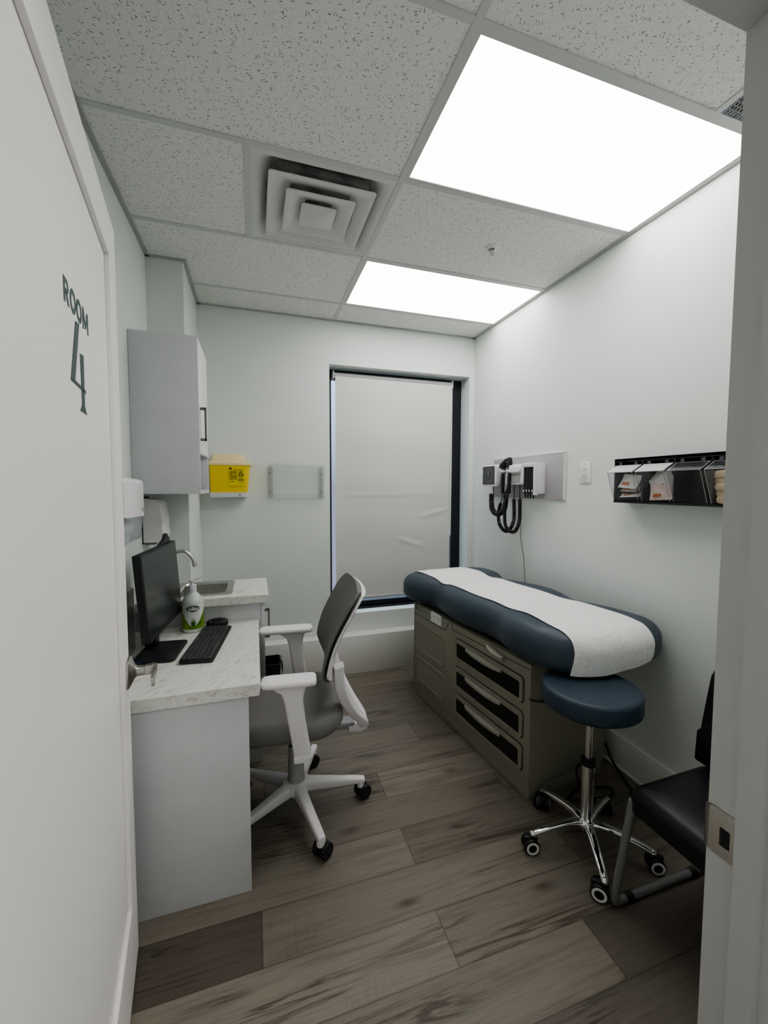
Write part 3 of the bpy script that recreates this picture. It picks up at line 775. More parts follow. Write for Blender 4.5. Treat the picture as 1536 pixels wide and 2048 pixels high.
m = MB(o); m.cyl((xw+.052, yA+.02, 1.318), (xw+.052, yB-.02, 1.318), .038, n=24); m.build('towel_roll', 'towel', t)
m = MB(o); m.grid(lambda u, v: (xw+.075-.01*v+.006*math.sin(9*u), yA+.03+u*(yB-yA-.06), 1.30-.075*v-.012*math.sin(5*u)*v), 10, 8, th=.001); m.build('hanging_towel', 'towel', t)
m = MB(o); m.sph((xfz+.001, yB-.03, 1.392), .006, (.3, 1, 1.6), 10); m.build('keyhole', 'greyp', t)
# soap dispenser
yA, yB = -.815, -.660; xs_ = -1.068
t = thing('soap_dispenser', (XL, (yA+yB)/2, 1.19), 'white soap dispenser under the wall cabinet, behind the monitor', 'dispenser')
o = t.location
def sdl(y, k):
    X0 = xw+.006; x = xs_-k
    return [(X0, y, 1.192), (x+.004, y, 1.192), (x+.014, y, 1.212), (x+.018, y, 1.235), (x+.012, y, 1.262), (x+.012, y, 1.288), (x+.016, y, 1.29), (x+.010, y, 1.345), (x+.002, y, 1.392), (x-.012, y, 1.414), (X0, y, 1.421)]
m = MB(o); m.loft([sdl(yA, .010), sdl(yA+.012, 0), sdl(yB-.012, 0), sdl(yB, .010)]); m.build('cover', 'whitep', t, sharp=50)
MB(o).box(XL+.001, xw+.006, yA+.004, yB-.004, 1.185, 1.43, .001).build('back_plate', 'bezel', t)
MB(o).box(XL+.003, XL+.05, yB-.09, yB-.04, 1.172, 1.192, .004).build('nozzle', 'greyp', t)

# ================================================================== ON THE DESK
# monitor
mo = Vector((-.984, -1.225, ZD))
ma = -.095
t = thing('computer_monitor', mo, 'black flat computer monitor on the desk, screen off', 'monitor', rz=ma)
o = mo
def Lm(): return MB((0, 0, 0))
tilt = Matrix.Translation((.0, 0, .268)) @ Matrix.Rotation(math.radians(-4), 4, 'Y')
wm, hm = .462, .345
m = Lm(); m.box(-.030, 0, -wm/2, wm/2, -hm/2, hm/2, .004, X=tilt); m.build('case', 'bezel', t)
m = Lm(); m.box(-.0005, .0012, -wm/2+.008, wm/2-.008, -hm/2+.022, hm/2-.008, X=tilt); m.build('screen', 'screen', t, smooth=False)
m = Lm(); m.box(-.001, .003, -wm/2+.004, wm/2-.004, -hm/2, -hm/2+.02, .001, X=tilt); m.build('chin', 'bezel', t)
m = Lm(); m.box(-.075, -.032, -.03, .03, .011, .30, .006); m.build('stand_post', 'bezel', t)
m = Lm(); m.prism(rrect(.16, .225, .02, 4, .0, 0), .010, Matrix.Translation((.004, -.072, .001)), .002); m.build('stand_base', 'bezel', t)
m = Lm(); m.prism([(-.07, 0), (.105, 0), (.100, .012), (.068, .046), (.055, .046), (.02, .022)], .014, tilt @ frameM((-.028, .10, hm/2-.004), (0, 1, 0), (0, 0, 1))); m.build('top_clip', 'bezel', t)
# keyboard
ka = math.atan2(-1.453+1.016, -.897+.843)   # near edge to far edge, left side
P0k = Vector((-.897, -1.453, ZD)); vk = Vector((.054, .437, 0)).normalized(); uk = Vector((vk.y, -vk.x, 0))
t = thing('keyboard', P0k, 'black full-size computer keyboard on the desk', 'keyboard', rz=math.atan2(uk.y, uk.x))
kl, kw = .412, .128
m = MB(); m.loft([[(p[0], p[1], z0+(0 if z0 < .004 else .006*(1-p[0]/kw))) for p in rrect(kw-i, kl-i, .010, 4, kw/2, kl/2)] for z0, i in ((.001, .004), (.003, 0), (.010, 0), (.012, .003))])
m.build('case', 'black', t)
key0 = None; ck = 0
rowsx = [.014+k*.0193 for k in range(6)]
for ri, x in enumerate(rowsx):
    yk = .012
    pattern = [.0178]*22
    if ri == 5: pattern = [.022, .022, .022, .108, .022, .022, .022, .022, .0178, .0178, .0178, .038, .0178, .0178]
    if ri == 0: pattern = [.0165]*23
    for wk in pattern:
        if yk+wk > kl-.010: break
        key = 'k%.4f' % wk
        me_ = bpy.data.meshes.get(key)
        if me_ is None:
            mm = MB(); mm.loft([[(p[0], p[1], z) for p in rrect(.0155-i, wk-.0022-i, .0018, 2)] for z, i in ((0, 0), (.004, .001), (.0052, .003))])
            ko = mm.build('key', 'keys', t); ko.data.name = key
        else:
            ko = bpy.data.objects.new('key', me_); C.objects.link(ko); ko.parent = t
        ko.location = (x, yk+wk/2, .0115+.006*(1-x/kw)); ck += 1
        yk += wk+.0012
        if ri < 5 and (abs(yk-.28) < .009 or abs(yk-.335) < .009): yk += .005
# mouse
t = thing('computer_mouse', (-.792, -1.0005, ZD), 'black computer mouse beyond the keyboard', 'mouse', rz=-1.5)
m = MB(); m.pad([(p[0]*1, p[1]) for p in rrect(.066, .104, .030, 6)], .001, .030, .004, .016, dome=.008); m.build('body', 'black', t)
m = MB(); m.tube([(-.028, -.03, .028), (.0, -.034, .036), (.028, -.03, .028)], .0012, 6); m.build('button_seam', 'greyp', t)
# lotion bottle
bo = Vector((-.897, -1.040, ZD))
t = thing('lotion_bottle', bo, 'white pump bottle with green aloe label on the desk', 'bottle', rz=.142); t.scale = (1, 1, 1.09)
m = MB(); m.lathe([(.044, .001), (.048, .006), (.049, .02), (.049, .07), (.049, .128), (.0488, .1335), (.046, .140), (.029, .163), (.019, .172), (.0165, .178)], n=32); m.build('body', 'bottle', t)
def onbottle(x, z, r=.0494): return Vector((x, -math.sqrt(max(0, r*r-x*x)), z))
def wrap(mb, poly, r=.0495):      # lay a small flat print on the bottle's front
    b = bmesh.new(); b.faces.new([b.verts.new(onbottle(x, z, r)) for x, z in poly]); return mb.add(b)
def wrap_oval(mb, a, b_, z, r):
    return mb.grid(lambda u, v: onbottle(-a*math.cos(PI*u), z+(v*2-1)*b_*math.sin(PI*u), r), 24, 2)
m = MB(); wrap_oval(m, .029, .0150, .109, .0496); lb = m.build('label_badge', 'badge', t, smooth=False)
m = MB(); m.text('Ulex', .022, frameM((0, -.0502, .1085), (1, 0, 0), (0, 0, 1)), .0003, .0004, .35); m.build('lettering', 'white', lb, smooth=False)
m = MB()
for k, (dx, hh) in enumerate([(-.011, .020), (-.007, .030), (-.002, .036), (.004, .034), (.008, .027), (.012, .020)]):
    wrap(m, [(dx*.5-.003, .036), (dx*.5+.003, .036), (dx+.0005, .036+hh)], .0497)
wrap_oval(m, .0085, .006, .037, .0497); m.build('aloe_print', 'aloe', t, smooth=False)
m = MB(); 
for k, zz in enumerate((.094, .086, .078)): wrap(m, [(-.03+.004*k, zz), (.03-.005*k, zz), (.03-.005*k, zz+.0022), (-.03+.004*k, zz+.0022)], .0497)
m.build('label_text', 'greyp', t, smooth=False)
m = MB(); m.lathe([(.018, .176), (.018, .204), (.016, .206)], n=20).cyl((0, 0, .204), (0, 0, .222), .0075).lathe([(.012, .220), (.015, .223), (.013, .229)], n=16)
m.tube(smooth_path([(0, 0, .225), (.02, -.002, .230), (.035, -.004, .238), (.048, -.005, .240)], 4), [.0058]*4+[.005]*4+[.0042]*4+[.0038], 10); m.build('pump', 'whitep', t)
# navy box by the monitor base, slim box behind the monitor
t = thing('small_box', (-1.062, -1.462, ZD), 'navy box with white label beside the monitor base, by the door handle', 'box', rz=.45)
m = MB(); m.box(-.035, .035, -.045, .045, .0005, .030, .001); m.build('carton', 'navyb', t)
MB().box(-.024, .0352, -.0456, -.04, .004, .026).build('paper_label', 'white', t, smooth=False)
t = thing('computer_unit', (-1.125, -1.33, ZD), 'slim grey computer box standing behind the monitor', 'computer')
o = t.location
m = MB(o); m.box(-1.15, -1.10, -1.44, -1.22, ZD+.001, ZD+.27, .006); m.build('case', 'silver', t)
m = MB(o); m.box(-1.146, -1.104, -1.4425, -1.438, ZD+.01, ZD+.26, .002); m.build('front_panel', 'greyp', t)

# ================================================================== ON THE BACK WALL
# sharps container
t = thing('wall_mounted_sharps_container', (-.765, -.06, 1.40), 'yellow sharps container with biohazard label on the back wall', 'sharps container')
o = t.location; Y0 = -.125
def hl(z, x0, x1, yf, r=.014): 
    cx_, w_ = (x0+x1)/2, x1-x0; cy_, h_ = (yf-.004)/2, -yf-.004
    return [(p[0], p[1], z) for p in rrect(w_, h_, r, 3, cx_, cy_)]
m = MB(o); m.loft([hl(1.442, -.893, -.650, Y0+.004), hl(1.45, -.894, -.648, Y0+.002), hl(1.632, -.900, -.632, Y0-.002)]); m.build('tub', 'yellow', t)
m = MB(o); m.loft([hl(1.632, -.904, -.622, Y0-.007), hl(1.642, -.906, -.618, Y0-.009), hl(1.650, -.904, -.622, Y0-.007), hl(1.665, -.893, -.660, Y0+.018)]); m.build('lid', 'yellowl', t)
m = MB(o); m.loft([hl(1.664, -.885, -.668, Y0+.03, .008), hl(1.70, -.882, -.668, Y0+.045, .008), hl(1.712, -.878, -.672, Y0+.055, .008)]); m.build('drop_flap', 'yellowl', t)
m = MB(o); m.loft([hl(1.402, -.885, -.662, Y0+.016), hl(1.410, -.897, -.650, Y0+.002), hl(1.442, -.900, -.645, Y0-.004)]); br = m.build('bracket', 'whitep', t)
MB(o).cyl((-.700, Y0-.001, 1.425), (-.700, Y0-.009, 1.424), .008, n=14).build('lock', 'greyp', br)
LX = frameM((-.765, Y0-.003, 1.545), (1, 0, 0), (0, .012, 1))
def lrect(mb, x0, x1, z0, z1, d=.0015):
    sl = -.0021+(-.004)*((z0+z1)/2-1.54)/.2
    return mb.box(x0, x1, Y0-.001+sl-d, Y0+sl, z0, z1)
m = MB(o); lrect(m, -.769, -.668, 1.488, 1.618, .0012); lb = m.build('label', 'ylabel', t, smooth=False)
m = MB(o); lrect(m, -.767, -.718, 1.572, 1.592, .002); lrect(m, -.767, -.748, 1.530, 1.572, .002); lrect(m, -.748, -.718, 1.532, 1.566, .002); lrect(m, -.767, -.735, 1.515, 1.522, .002); lrect(m, -.767, -.755, 1.496, 1.508, .002)
lrect(m, -.745, -.680, 1.598, 1.603, .002); lrect(m, -.710, -.675, 1.512, 1.518, .002); m.build('small_print', 'olive', lb, smooth=False)
m = MB(o); lrect(m, -.713, -.671, 1.526, 1.533, .002); lrect(m, -.705, -.680, 1.541, 1.546, .002); lrect(m, -.768, -.761, 1.609, 1.616, .002); lrect(m, -.760, -.753, 1.609, 1.616, .002); lrect(m, -.768, -.761, 1.601, 1.608, .002); lrect(m, -.760, -.753, 1.601, 1.608, .002)
bc = Vector((-.692, Y0-.0058, 1.570))
for k in range(3):
    a = PI/2+k*2*PI/3; c = bc+Vector((math.cos(a)*.0095, 0, math.sin(a)*.0095))
    m.tube([c+Vector((.0088*math.cos(q), 0, .0088*math.sin(q))) for q in [a+PI+.55+(2*PI-1.1)*i/20 for i in range(21)]], [.0004+.0022*math.sin(PI*(i/20)) for i in range(21)], 6)
m.tube([bc+Vector((.009*math.cos(q), 0, .009*math.sin(q))) for q in [2*PI*i/24 for i in range(24)]], .0008, 6, True)
m.sph(bc, .003, n=8); m.build('biohazard_symbol', 'ink', lb)
# clear acrylic holder
x0, x1, z0, z1 = -.505, -.087, 1.392, 1.652
t = thing('acrylic_holder', ((x0+x1)/2, -.02, z0), 'empty clear acrylic document holder beside the window', 'holder')
o = t.location
m = MB(o); m.box(x0, x1, -.006, -.002, z0, z1-.006).box(x0, x1, -.040, -.006, z0, z0+.004).box(x0, x0+.004, -.040, -.006, z0, z1-.01).box(x1-.004, x1, -.040, -.006, z0, z1-.01)
m.build('shell', 'clearp', t, smooth=False)
XA = frameM((0, -.040, 0), (1, 0, 0), (0, 0, 1))
m = MB(o); m.ring([(x0, z0), (x1, z0), (x1, z1), (x0, z1)], [(x0+.034, z0+.044), (x1-.040, z0+.044), (x1-.040, z1-.042), (x0+.034, z1-.042)], .003, XA); m.build('front_frame', 'clearp', t, smooth=False)
m = MB(o)
def outline_rod(pts, y_, r): m.tube([(p[0], y_, p[1]) for p in pts], r, 6, True)
outline_rod([(x0, z0), (x1, z0), (x1, z1), (x0, z1)], -.0405, .0014)
m.build('edge_line', 'aedge', t)
m = MB(o); outline_rod([(x0+.034, z0+.044), (x1-.040, z0+.044), (x1-.040, z1-.042), (x0+.034, z1-.042)], -.0435, .0012); m.build('inner_edge', 'white', t)
m = MB(o)
for xx in (x0+.003, x1-.042): m.prism(rrect(.030, .235, .008, 3, xx+.017, (z0+z1)/2-.004), .002, frameM((0, -.0075, 0), (1, 0, 0), (0, 0, 1)))
m.build('mounting_strip', 'aside', t, smooth=False)
m = MB(o)
for xx in (x0+.010, x1-.022):
    for zz in (z0+.055, z1-.07): m.cyl((xx, -.010, zz), (xx, -.013, zz), .0045, n=12)
m.build('screw', 'bezel', t)
# black waste bin by the back wall
t = thing('waste_bin', (-.535, -.225, 0), 'small black waste bin with a pale liner, behind the office chair', 'bin')
o = t.location
m = MB(o); m.loft([[(p[0], p[1], z) for p in rrect(w_, d_, .02, 3, -.535, -.225)] for z, w_, d_ in ((.001, .15, .14), (.240, .180, .17), (.246, .186, .176), (.246, .172, .16), (.01, .14, .13))]); m.build('tub', 'black', t)
m = MB(o); m.grid(lambda u, v: (-.438+.004*math.sin(11*u+4*v)+.004, -.30+.14*u, .252-.09*v*(1+.25*math.sin(6*u))), 12, 6, th=.0008); m.build('liner', 'liner', t)

# ================================================================== ON THE RIGHT WALL
# grey board
t = thing('wall_board', (XR, -.742, 1.41), 'grey mounting board behind the diagnostic instruments', 'board')
o = t.location; b0 = XR-.016
m = MB(o); m.box(b0, XR, -1.128, -.354, 1.408, 1.698, .002); m.build('panel', 'panelgrey', t)
m = MB(o)
for (a, b, c, d) in ((-1.131, -1.127, 1.406, 1.700), (-.355, -.351, 1.406, 1.700)): m.box(b0-.001, XR, a, b, c, d)
m.box(b0-.001, XR, -1.131, -.351, 1.697, 1.701); m.build('edging', 'whitep', t, smooth=False)
# wall transformer
t = thing('wall_transformer', (b0, -.72, 1.50), 'white wall unit holding two black scope handles on the grey board', 'medical unit')
o = t.location; xf = 1.140
RX = lambda x: frameM((x, 0, 0), (0, -1, 0), (0, 0, 1))       # u = -y, v = z, w = -x (away from the wall)
m = MB(o); m.prism(rrect(.245, .142, .02, 5, .715, 1.572), b0-xf, frameM((b0, 0, 0), (0, -1, 0), (0, 0, 1)), .004); m.build('body', 'whitep', t)
m = MB(o); m.prism(rrect(.130, .052, .016, 4, .735, 1.611), .022, RX(xf), .004); m.build('upper_cradle', 'whitec', t)
m = MB(o); m.prism(rrect(.105, .062, .018, 4, .735, 1.545), .003, RX(xf), .001); m.build('recess_panel', 'panelgrey', t)
m = MB(o)
for yy in (-.598, -.676):
    m.tube([(1.128+.018*math.sin(a), yy+.020*math.cos(a), 1.597) for a in [2*PI*k/20 for k in range(20)]], .006, 8, True)
    m.box(1.14, xf+.02, yy-.008, yy+.008, 1.590, 1.604, .002)
m.build('cradle_ring', 'whitec', t)
# cords belong to the transformer
m = MB(o)
def coil(mb, path, rad, turns, wr=.0032, n=10):
    P = smooth_path(path, 12); L = [0]
    for a, b in zip(P[:-1], P[1:]): L.append(L[-1]+(b-a).length)
    N = turns*n; pts = []
    i = 0
    for k in range(N+1):
        s = L[-1]*k/N
        while i < len(L)-2 and L[i+1] < s: i += 1
        f = (s-L[i])/max(1e-9, L[i+1]-L[i]); p = P[i].lerp(P[i+1], f); d = (P[i+1]-P[i]).normalized()
        u = d.cross(Vector((1, 0, 0))); u = u.normalized() if u.length > .01 else Vector((0, 1, 0)); w_ = d.cross(u)
        a = 2*PI*k/n; pts.append(p+(u*math.cos(a)+w_*math.sin(a))*rad)
    return mb.tube(pts, wr, 6)
for pa in ([(1.150, -.703, 1.502), (1.148, -.712, 1.45), (1.14, -.722, 1.40)], [(1.150, -.772, 1.502), (1.148, -.776, 1.45), (1.14, -.787, 1.40)]): m.tube(smooth_path(pa, 6), .0032, 8)
coil(m, [(1.14, -.722, 1.40), (1.14, -.724, 1.26), (1.13, -.695, 1.185), (1.13, -.635, 1.165), (1.125, -.575, 1.205), (1.122, -.558, 1.28), (1.122, -.584, 1.366)], .0105, 70)
coil(m, [(1.14, -.787, 1.40), (1.14, -.789, 1.26), (1.13, -.765, 1.185), (1.125, -.715, 1.168), (1.12, -.660, 1.20), (1.118, -.644, 1.27), (1.118, -.645, 1.37)], .0105, 70)
m.tube(smooth_path([(1.122, -.584, 1.366), (1.125, -.598, 1.40), (1.128, -.598, 1.44)], 6), .0032, 8)
m.tube(smooth_path([(1.118, -.645, 1.37), (1.124, -.668, 1.41), (1.128, -.676, 1.44)], 6), .0032, 8)
m.build('coiled_cord', 'black', t)
# two scopes hanging in the cradles
def scope(yy, label, kind):
    t = thing(kind, (1.128, yy, 1.44), label, 'medical scope'); o = t.location
    m = MB(o); m.cyl((1.128, yy, 1.438), (1.128, yy, 1.565), .0125, n=18, bev=.003).cyl((1.128, yy, 1.565), (1.128, yy, 1.585), .0105, n=16); m.build('handle', 'black', t)
    m = MB(o); m.cyl((1.128, yy, 1.583), (1.128, yy, 1.612), .0135, n=18, bev=.002); m.build('collar', 'silver', t)
    m = MB(o); m.cyl((1.128, yy, 1.610), (1.128, yy, 1.622), .012, n=16)
    return t, o, m
t, o, m = scope(-.598, 'black otoscope in the left cradle, nearest the dial gauge', 'otoscope')
m.sph((1.128, yy := -.598, 1.640), .024, (1, 1.1, 1), 18); m.cyl((1.128, -.60, 1.645), (1.120, -.655, 1.672), .022, .017, 20).cyl((1.128, -.585, 1.640), (1.130, -.548, 1.628), .017, .006, 18); m.build('head', 'black', t)
t, o, m = scope(-.676, 'black round-headed ophthalmoscope in the right cradle', 'ophthalmoscope')
m.loft([[(1.128+dx, -.676+.017*k*math.cos(a), 1.658+.038*k*math.sin(a)) for a in [2*PI*i/24 for i in range(24)]] for dx, k in ((.016, .8), (.012, 1), (-.012, 1), (-.018, .85))]); m.build('head', 'black', t)
MB(o).cyl((1.110, -.676, 1.662), (1.108, -.676, 1.662), .005, n=12).build('lens', 'silver', t)
# specula dispenser
t = thing('specula_dispenser', (b0, -.905, 1.42), 'dispenser of four black tubes beside the white wall unit', 'medical dispenser')
o = t.location
m = MB(o); m.box(1.150, b0, -.965, -.842, 1.44, 1.640, .004).box(1.112, 1.150, -.960, -.842, 1.615, 1.642, .004).box(1.112, 1.150, -.966, -.961, 1.432, 1.64, .002); m.build('frame', 'whitep', t)
for k in range(4):
    yy = -.860-.0282*k
    m = MB(o); m.cyl((1.131, yy, 1.462), (1.131, yy, 1.616), .0135, n=16); tb = m.build('tube', 'bezel', t)
    m = MB(o); m.cyl((1.131, yy, 1.464), (1.131, yy, 1.445), .0145, .012, 14).cyl((1.131, yy, 1.445), (1.131, yy, 1.408), .0075, .0035, 12); m.build('speculum_tip', 'black', tb)
    m = MB(o); m.box(1.1155, 1.118, yy-.004, yy+.004, 1.452, 1.466, .001); m.build('clip', 'white', tb)
# aneroid gauge with coiled tube
t = thing('blood_pressure_gauge', (1.15, -.415, 1.49), 'square white blood pressure dial gauge with coiled black tube', 'medical gauge')
o = t.location
GX = frameM((1.165, 0, 0), (0, -1, 0), (0, 0, 1))
m = MB(o); m.prism(rrect(.200, .166, .024, 5, .412, 1.570), .040, GX, .006).box(1.165, XR, -.45, -.38, 1.54, 1.60, .003); m.build('case', 'whitep', t)
m = MB(o); m.prism(rrect(.166, .140, .008, 4, .412, 1.572), .002, RX(1.1252)); dl_ = m.build('dial', 'darkgrey', t, smooth=False)
m = MB(o)
for k in range(28):
    a = math.radians(-60+300*k/27); L_ = .010 if k % 3 == 0 else .005
    c = Vector((0, -.412, 1.572)); r1 = .058
    p, q = [Vector((1.1228, c.y+math.sin(a)*(-r), c.z+math.cos(a)*r)) for r in (r1, r1-L_)]
    m.tube([p, q], .0013 if k % 3 == 0 else .0007, 5)
m.tube([(1.1226, -.412, 1.572), (1.1226, -.404, 1.605)], .0014, 6); m.sph((1.1226, -.410, 1.600), .004, n=8)
m.build('dial_marks', 'silver', dl_)
m = MB(o)
m.tube(smooth_path([(1.145, -.446, 1.490), (1.145, -.450, 1.46), (1.14, -.464, 1.435)], 6), .0036, 8)
coil(m, [(1.14, -.432, 1.43), (1.14, -.434, 1.37), (1.135, -.455, 1.315), (1.13, -.51, 1.285), (1.128, -.575, 1.290), (1.128, -.622, 1.325), (1.13, -.637, 1.39), (1.135, -.632, 1.45)], .0165, 46, .0040)
m.tube([(1.14, -.464, 1.435), (1.14, -.445, 1.43)], .0036, 8); m.tube([(1.135, -.632, 1.45), (1.15, -.64, 1.50)], .005, 8)
m.build('coiled_tube', 'black', t)
# power cable down the wall
m = MB((XR-.003, -.70, 1.12)); m.tube(smooth_path([(XR-.004, -.694, 1.408), (XR-.004, -.694, 1.26), (XR-.004, -.700, 1.12), (XR-.004, -.735, 1.0), (XR-.004, -.747, .92), (XR-.004, -.757, .80), (XR-.004, -.76, .55)], 8), .003, 8)
c_ = m.build('power_cable', 'cable'); c_.location = (XR-.003, -.70, 1.12); tag(c_, 'thin grey cable running down the wall behind the exam table', 'cable')
# wall outlet
t = thing('wall_outlet', (XR, -1.287, 1.51), 'white double wall socket on the right wall, right of the grey board', 'outlet')
o = t.location
m = MB(o); m.prism(rrect(.082, .122, .006, 3, 1.287, 1.568), .006, RX(XR), .0015); m.build('plate', 'socket', t)
m = MB(o); m.prism(rrect(.040, .078, .004, 3, 1.287, 1.568), .0025, RX(XR-.006), .0008); sk = m.build('socket_insert', 'socket', t)
m = MB(o)
for zz in (1.553, 1.588):
    m.box(XR-.0092, XR-.0084, -1.297, -1.294, zz-.005, zz+.005).box(XR-.0092, XR-.0084, -1.281, -1.278, zz-.004, zz+.004).box(XR-.0092, XR-.0084, -1.290, -1.285, zz-.013, zz-.009)
for zz in (1.518, 1.618): m.box(XR-.0068, XR-.0058, -1.289, -1.285, zz-.002, zz+.002)
m.build('slots', 'slot', sk, smooth=False)

# tilt bin rack
xr0 = 1.122; zb0, zb1 = 1.408, 1.624; yl0 = -1.580; pit = .1535; nb = 4
t = thing('wall_mounted_bin_rack', (XR, yl0-pit*nb/2, zb0), 'black wall rack of clear tilt-out bins beside the door frame', 'rack')
o = t.location; ye = yl0-pit*nb
m = MB(o); m.box(XR-.004, XR, ye, yl0, zb0, zb1).box(xr0, XR-.004, ye, yl0, zb0, zb0+.010).box(xr0, XR-.004, ye, yl0, zb1-.012, zb1).box(xr0, XR-.004, yl0-.005, yl0, zb0, zb1).box(xr0, XR-.004, ye, ye+.005, zb0, zb1)
m.box(xr0, xr0+.006, ye, yl0, zb1-.016, zb1)
for k in range(1, nb): m.box(xr0+.004, XR-.004, yl0-pit*k-.004, yl0-pit*k+.004, zb0, zb1)
m.build('housing', 'bluegrey', t, smooth=False)
for k in range(nb):
    ya, yb2 = yl0-pit*k-.008, yl0-pit*(k+1)+.008
    fx_, fz = xr0-.052, 1.556          # top front lip of the tilted bin
    hx, hz = xr0+.004, 1.590           # where the flap meets the rack
    m = MB(o); th = .0022
    # clear bin: sloped front, two side cheeks, flap on top
    m.loft([[(xr0-.004, y, zb0+.014), (xr0-.004-th, y, zb0+.014), (fx_-th, y, fz), (fx_, y, fz)] for y in (ya, yb2)])
    for y in (ya, yb2): m.loft([[(xr0-.004, y+d, zb0+.014), (fx_, y+d, fz), (hx, y+d, hz), (XR-.02, y+d, fz), (XR-.02, y+d, zb0+.014)] for d in (-th/2, th/2)])
    bn = m.build('clear_bin', 'clearb', t, smooth=False)
    m = MB(o); er = .0013
    for y in (ya, yb2): m.tube([(xr0-.005, y, zb0+.014), (fx_-.001, y, fz)], er, 6).tube([(fx_-.001, y, fz), (hx, y, hz)], er, 6)
    m.tube([(fx_-.001, ya, fz), (fx_-.001, yb2, fz)], er, 6).tube([(hx, ya, hz), (hx, yb2, hz)], er*.8, 6)
    m.build('bin_highlight', 'cedge', bn)  # grey rods drawn as highlight lines along the clear bin's edges
    m = MB(o); m.loft([[(hx, y, hz), (hx, y, hz+th), (fx_-.003, y, fz+th), (fx_-.003, y, fz)] for y in (ya+.001, yb2-.001)]); m.build('flap', 'clearb' if k >= 2 else 'flapw', bn, smooth=False)
    
    for q0 in (yb2+.018, ya-.034):
        m = MB(o); m.box(xr0+.001, xr0+.003, q0, q0+.016, hz+.002, zb1-.018); m.build('hinge_tab', 'binside', bn, smooth=False)
# what the bins hold
def packet(c, w_, h_, rx, rz, label, m_='packet', pr='orange', kind='packet', group='medical packets in the bins', lean=.25):
    t = thing('medical_packet', c, label, kind, group)
    X = Matrix.Translation(c) @ Matrix.Rotation(rz, 4, 'Z') @ Matrix.Rotation(lean, 4, 'Y') @ Matrix.Rotation(rx, 4, 'X')
    m = MB(c); m.grid(lambda u, v: (.004*math.sin(5*u+2)*math.sin(4*v), -w_/2+u*w_, -h_/2+v*h_), 8, 8, X=X, th=.003); m.build('sleeve', m_, t)
    m = MB(c); m.box(-.0085, -.0062, -w_*.05, w_*.30, -h_*.30, -h_*.10, X=X); m.build('print', pr, t, smooth=False)
Yb = lambda k, f: yl0-pit*(k+f)
packet((1.148, Yb(0, .46), 1.512), .105, .075, .10, 0, 'white packet at the top of the first clear bin', lean=.5)
packet((1.150, Yb(0, .46), 1.474), .095, .034, .05, 0, 'pink edged packet in the middle of the first clear bin', 'packetp', lean=.9)
packet((1.145, Yb(0, .52), 1.445), .105, .030, -.10, 0, 'white packet lying at the bottom of the first clear bin', lean=1.0)
packet((1.175, Yb(1, .36), 1.520), .090, .085, .65, 0, 'tilted white packet at the back of the second clear bin')
packet((1.157, Yb(1, .50), 1.505), .105, .085, -.55, 0, 'angled packet in the middle of the second clear bin')
packet((1.140, Yb(1, .56), 1.462), .105, .070, -.06, 0, 'upright pink printed packet at the front of the second clear bin', 'packetp', lean=.15)
for k in range(5):
    t = thing('tongue_depressor', (1.15, Yb(3, .35), 1.43+.028*k), 'tan wrapped wooden stick in the fourth bin, partly behind the door frame', 'wooden stick', 'tan sticks in the fourth bin')
    o_ = t.location
    m = MB(o_); m.prism(rrect(.10, .030, .012, 4), .010, frameM((1.142+.004*(k % 2), Yb(3, .42)+.004*k, 1.432+.027*k), (0, -1, .06*(k-2)), (0, 0, 1)), .002); m.build('stick', 'tan', t)

# ================================================================== EXAM TABLE
EP = Vector((.5987, -1.6476, 0)); EA = math.atan2(.1142, .9935)
t = thing('exam_table', EP, 'taupe exam table with drawers and a wavy slate blue padded top', 'exam table', rz=EA)
BW, BL, BH = .512, 1.138, .664
def L(): return MB((0, 0, 0))
m = L()
m.box(.012, BW-.004, .012, BL-.008, 0, .066, .002)
m.box(0, BW, 0, BL, .066, BH, .006)
base = m.build('cabinet', 'beige', t)
SX = Matrix(((0, 0, -1, 0), (-1, 0, 0, 0), (0, 1, 0, 0), (0, 0, 0, 1)))    # (u, v, w) -> x = -w, y = -u, z = v ; u = -d
def sp_poly(pts): return [(-d, z) for d, z in pts]
def groove(mb, pts, r=.0022, closed=True): return mb.tube([(-.0002, d, z) for d, z in pts], r, 6, closed)
def rr(d0, d1, z0, z1, r=.015): return [(p[0], p[1]) for p in rrect(d1-d0, z1-z0, r, 4, (d0+d1)/2, (z0+z1)/2)]
m = L(); groove(m, [(BL-.008, .588), (.724, .592), (.690, .650)], .0018, False); groove(m, [(BL-.01, .588), (BL-.012, .10)], .0014, False)
groove(m, [(.650, BH-.002), (.648, .622), (.006, .640)], .0018, False)
m.build('panel_seam', 'seam', t)
for (z0, z1) in ((.345, .545), (.128, .300)):
    m = L(); m.loft([[(-.0005, d, z) for d, z in rr(.728, 1.100, z0, z1, .03)], [(-.0045, d, z) for d, z in rr(.732, 1.096, z0+.004, z1-.004, .03)], [(-.0045, d, z) for d, z in rr(.742, 1.086, z0+.014, z1-.014, .024)], [(-.0015, d, z) for d, z in rr(.748, 1.080, z0+.02, z1-.02, .02)]], caps=False)
    m.loft([[(-.0015, d, z) for d, z in rr(.748, 1.080, z0+.02, z1-.02, .02)], [(-.0016, d, z) for d, z in rr(.80, 1.03, z0+.05, z1-.05, .02)]]); m.build('side_panel', 'beige', t)
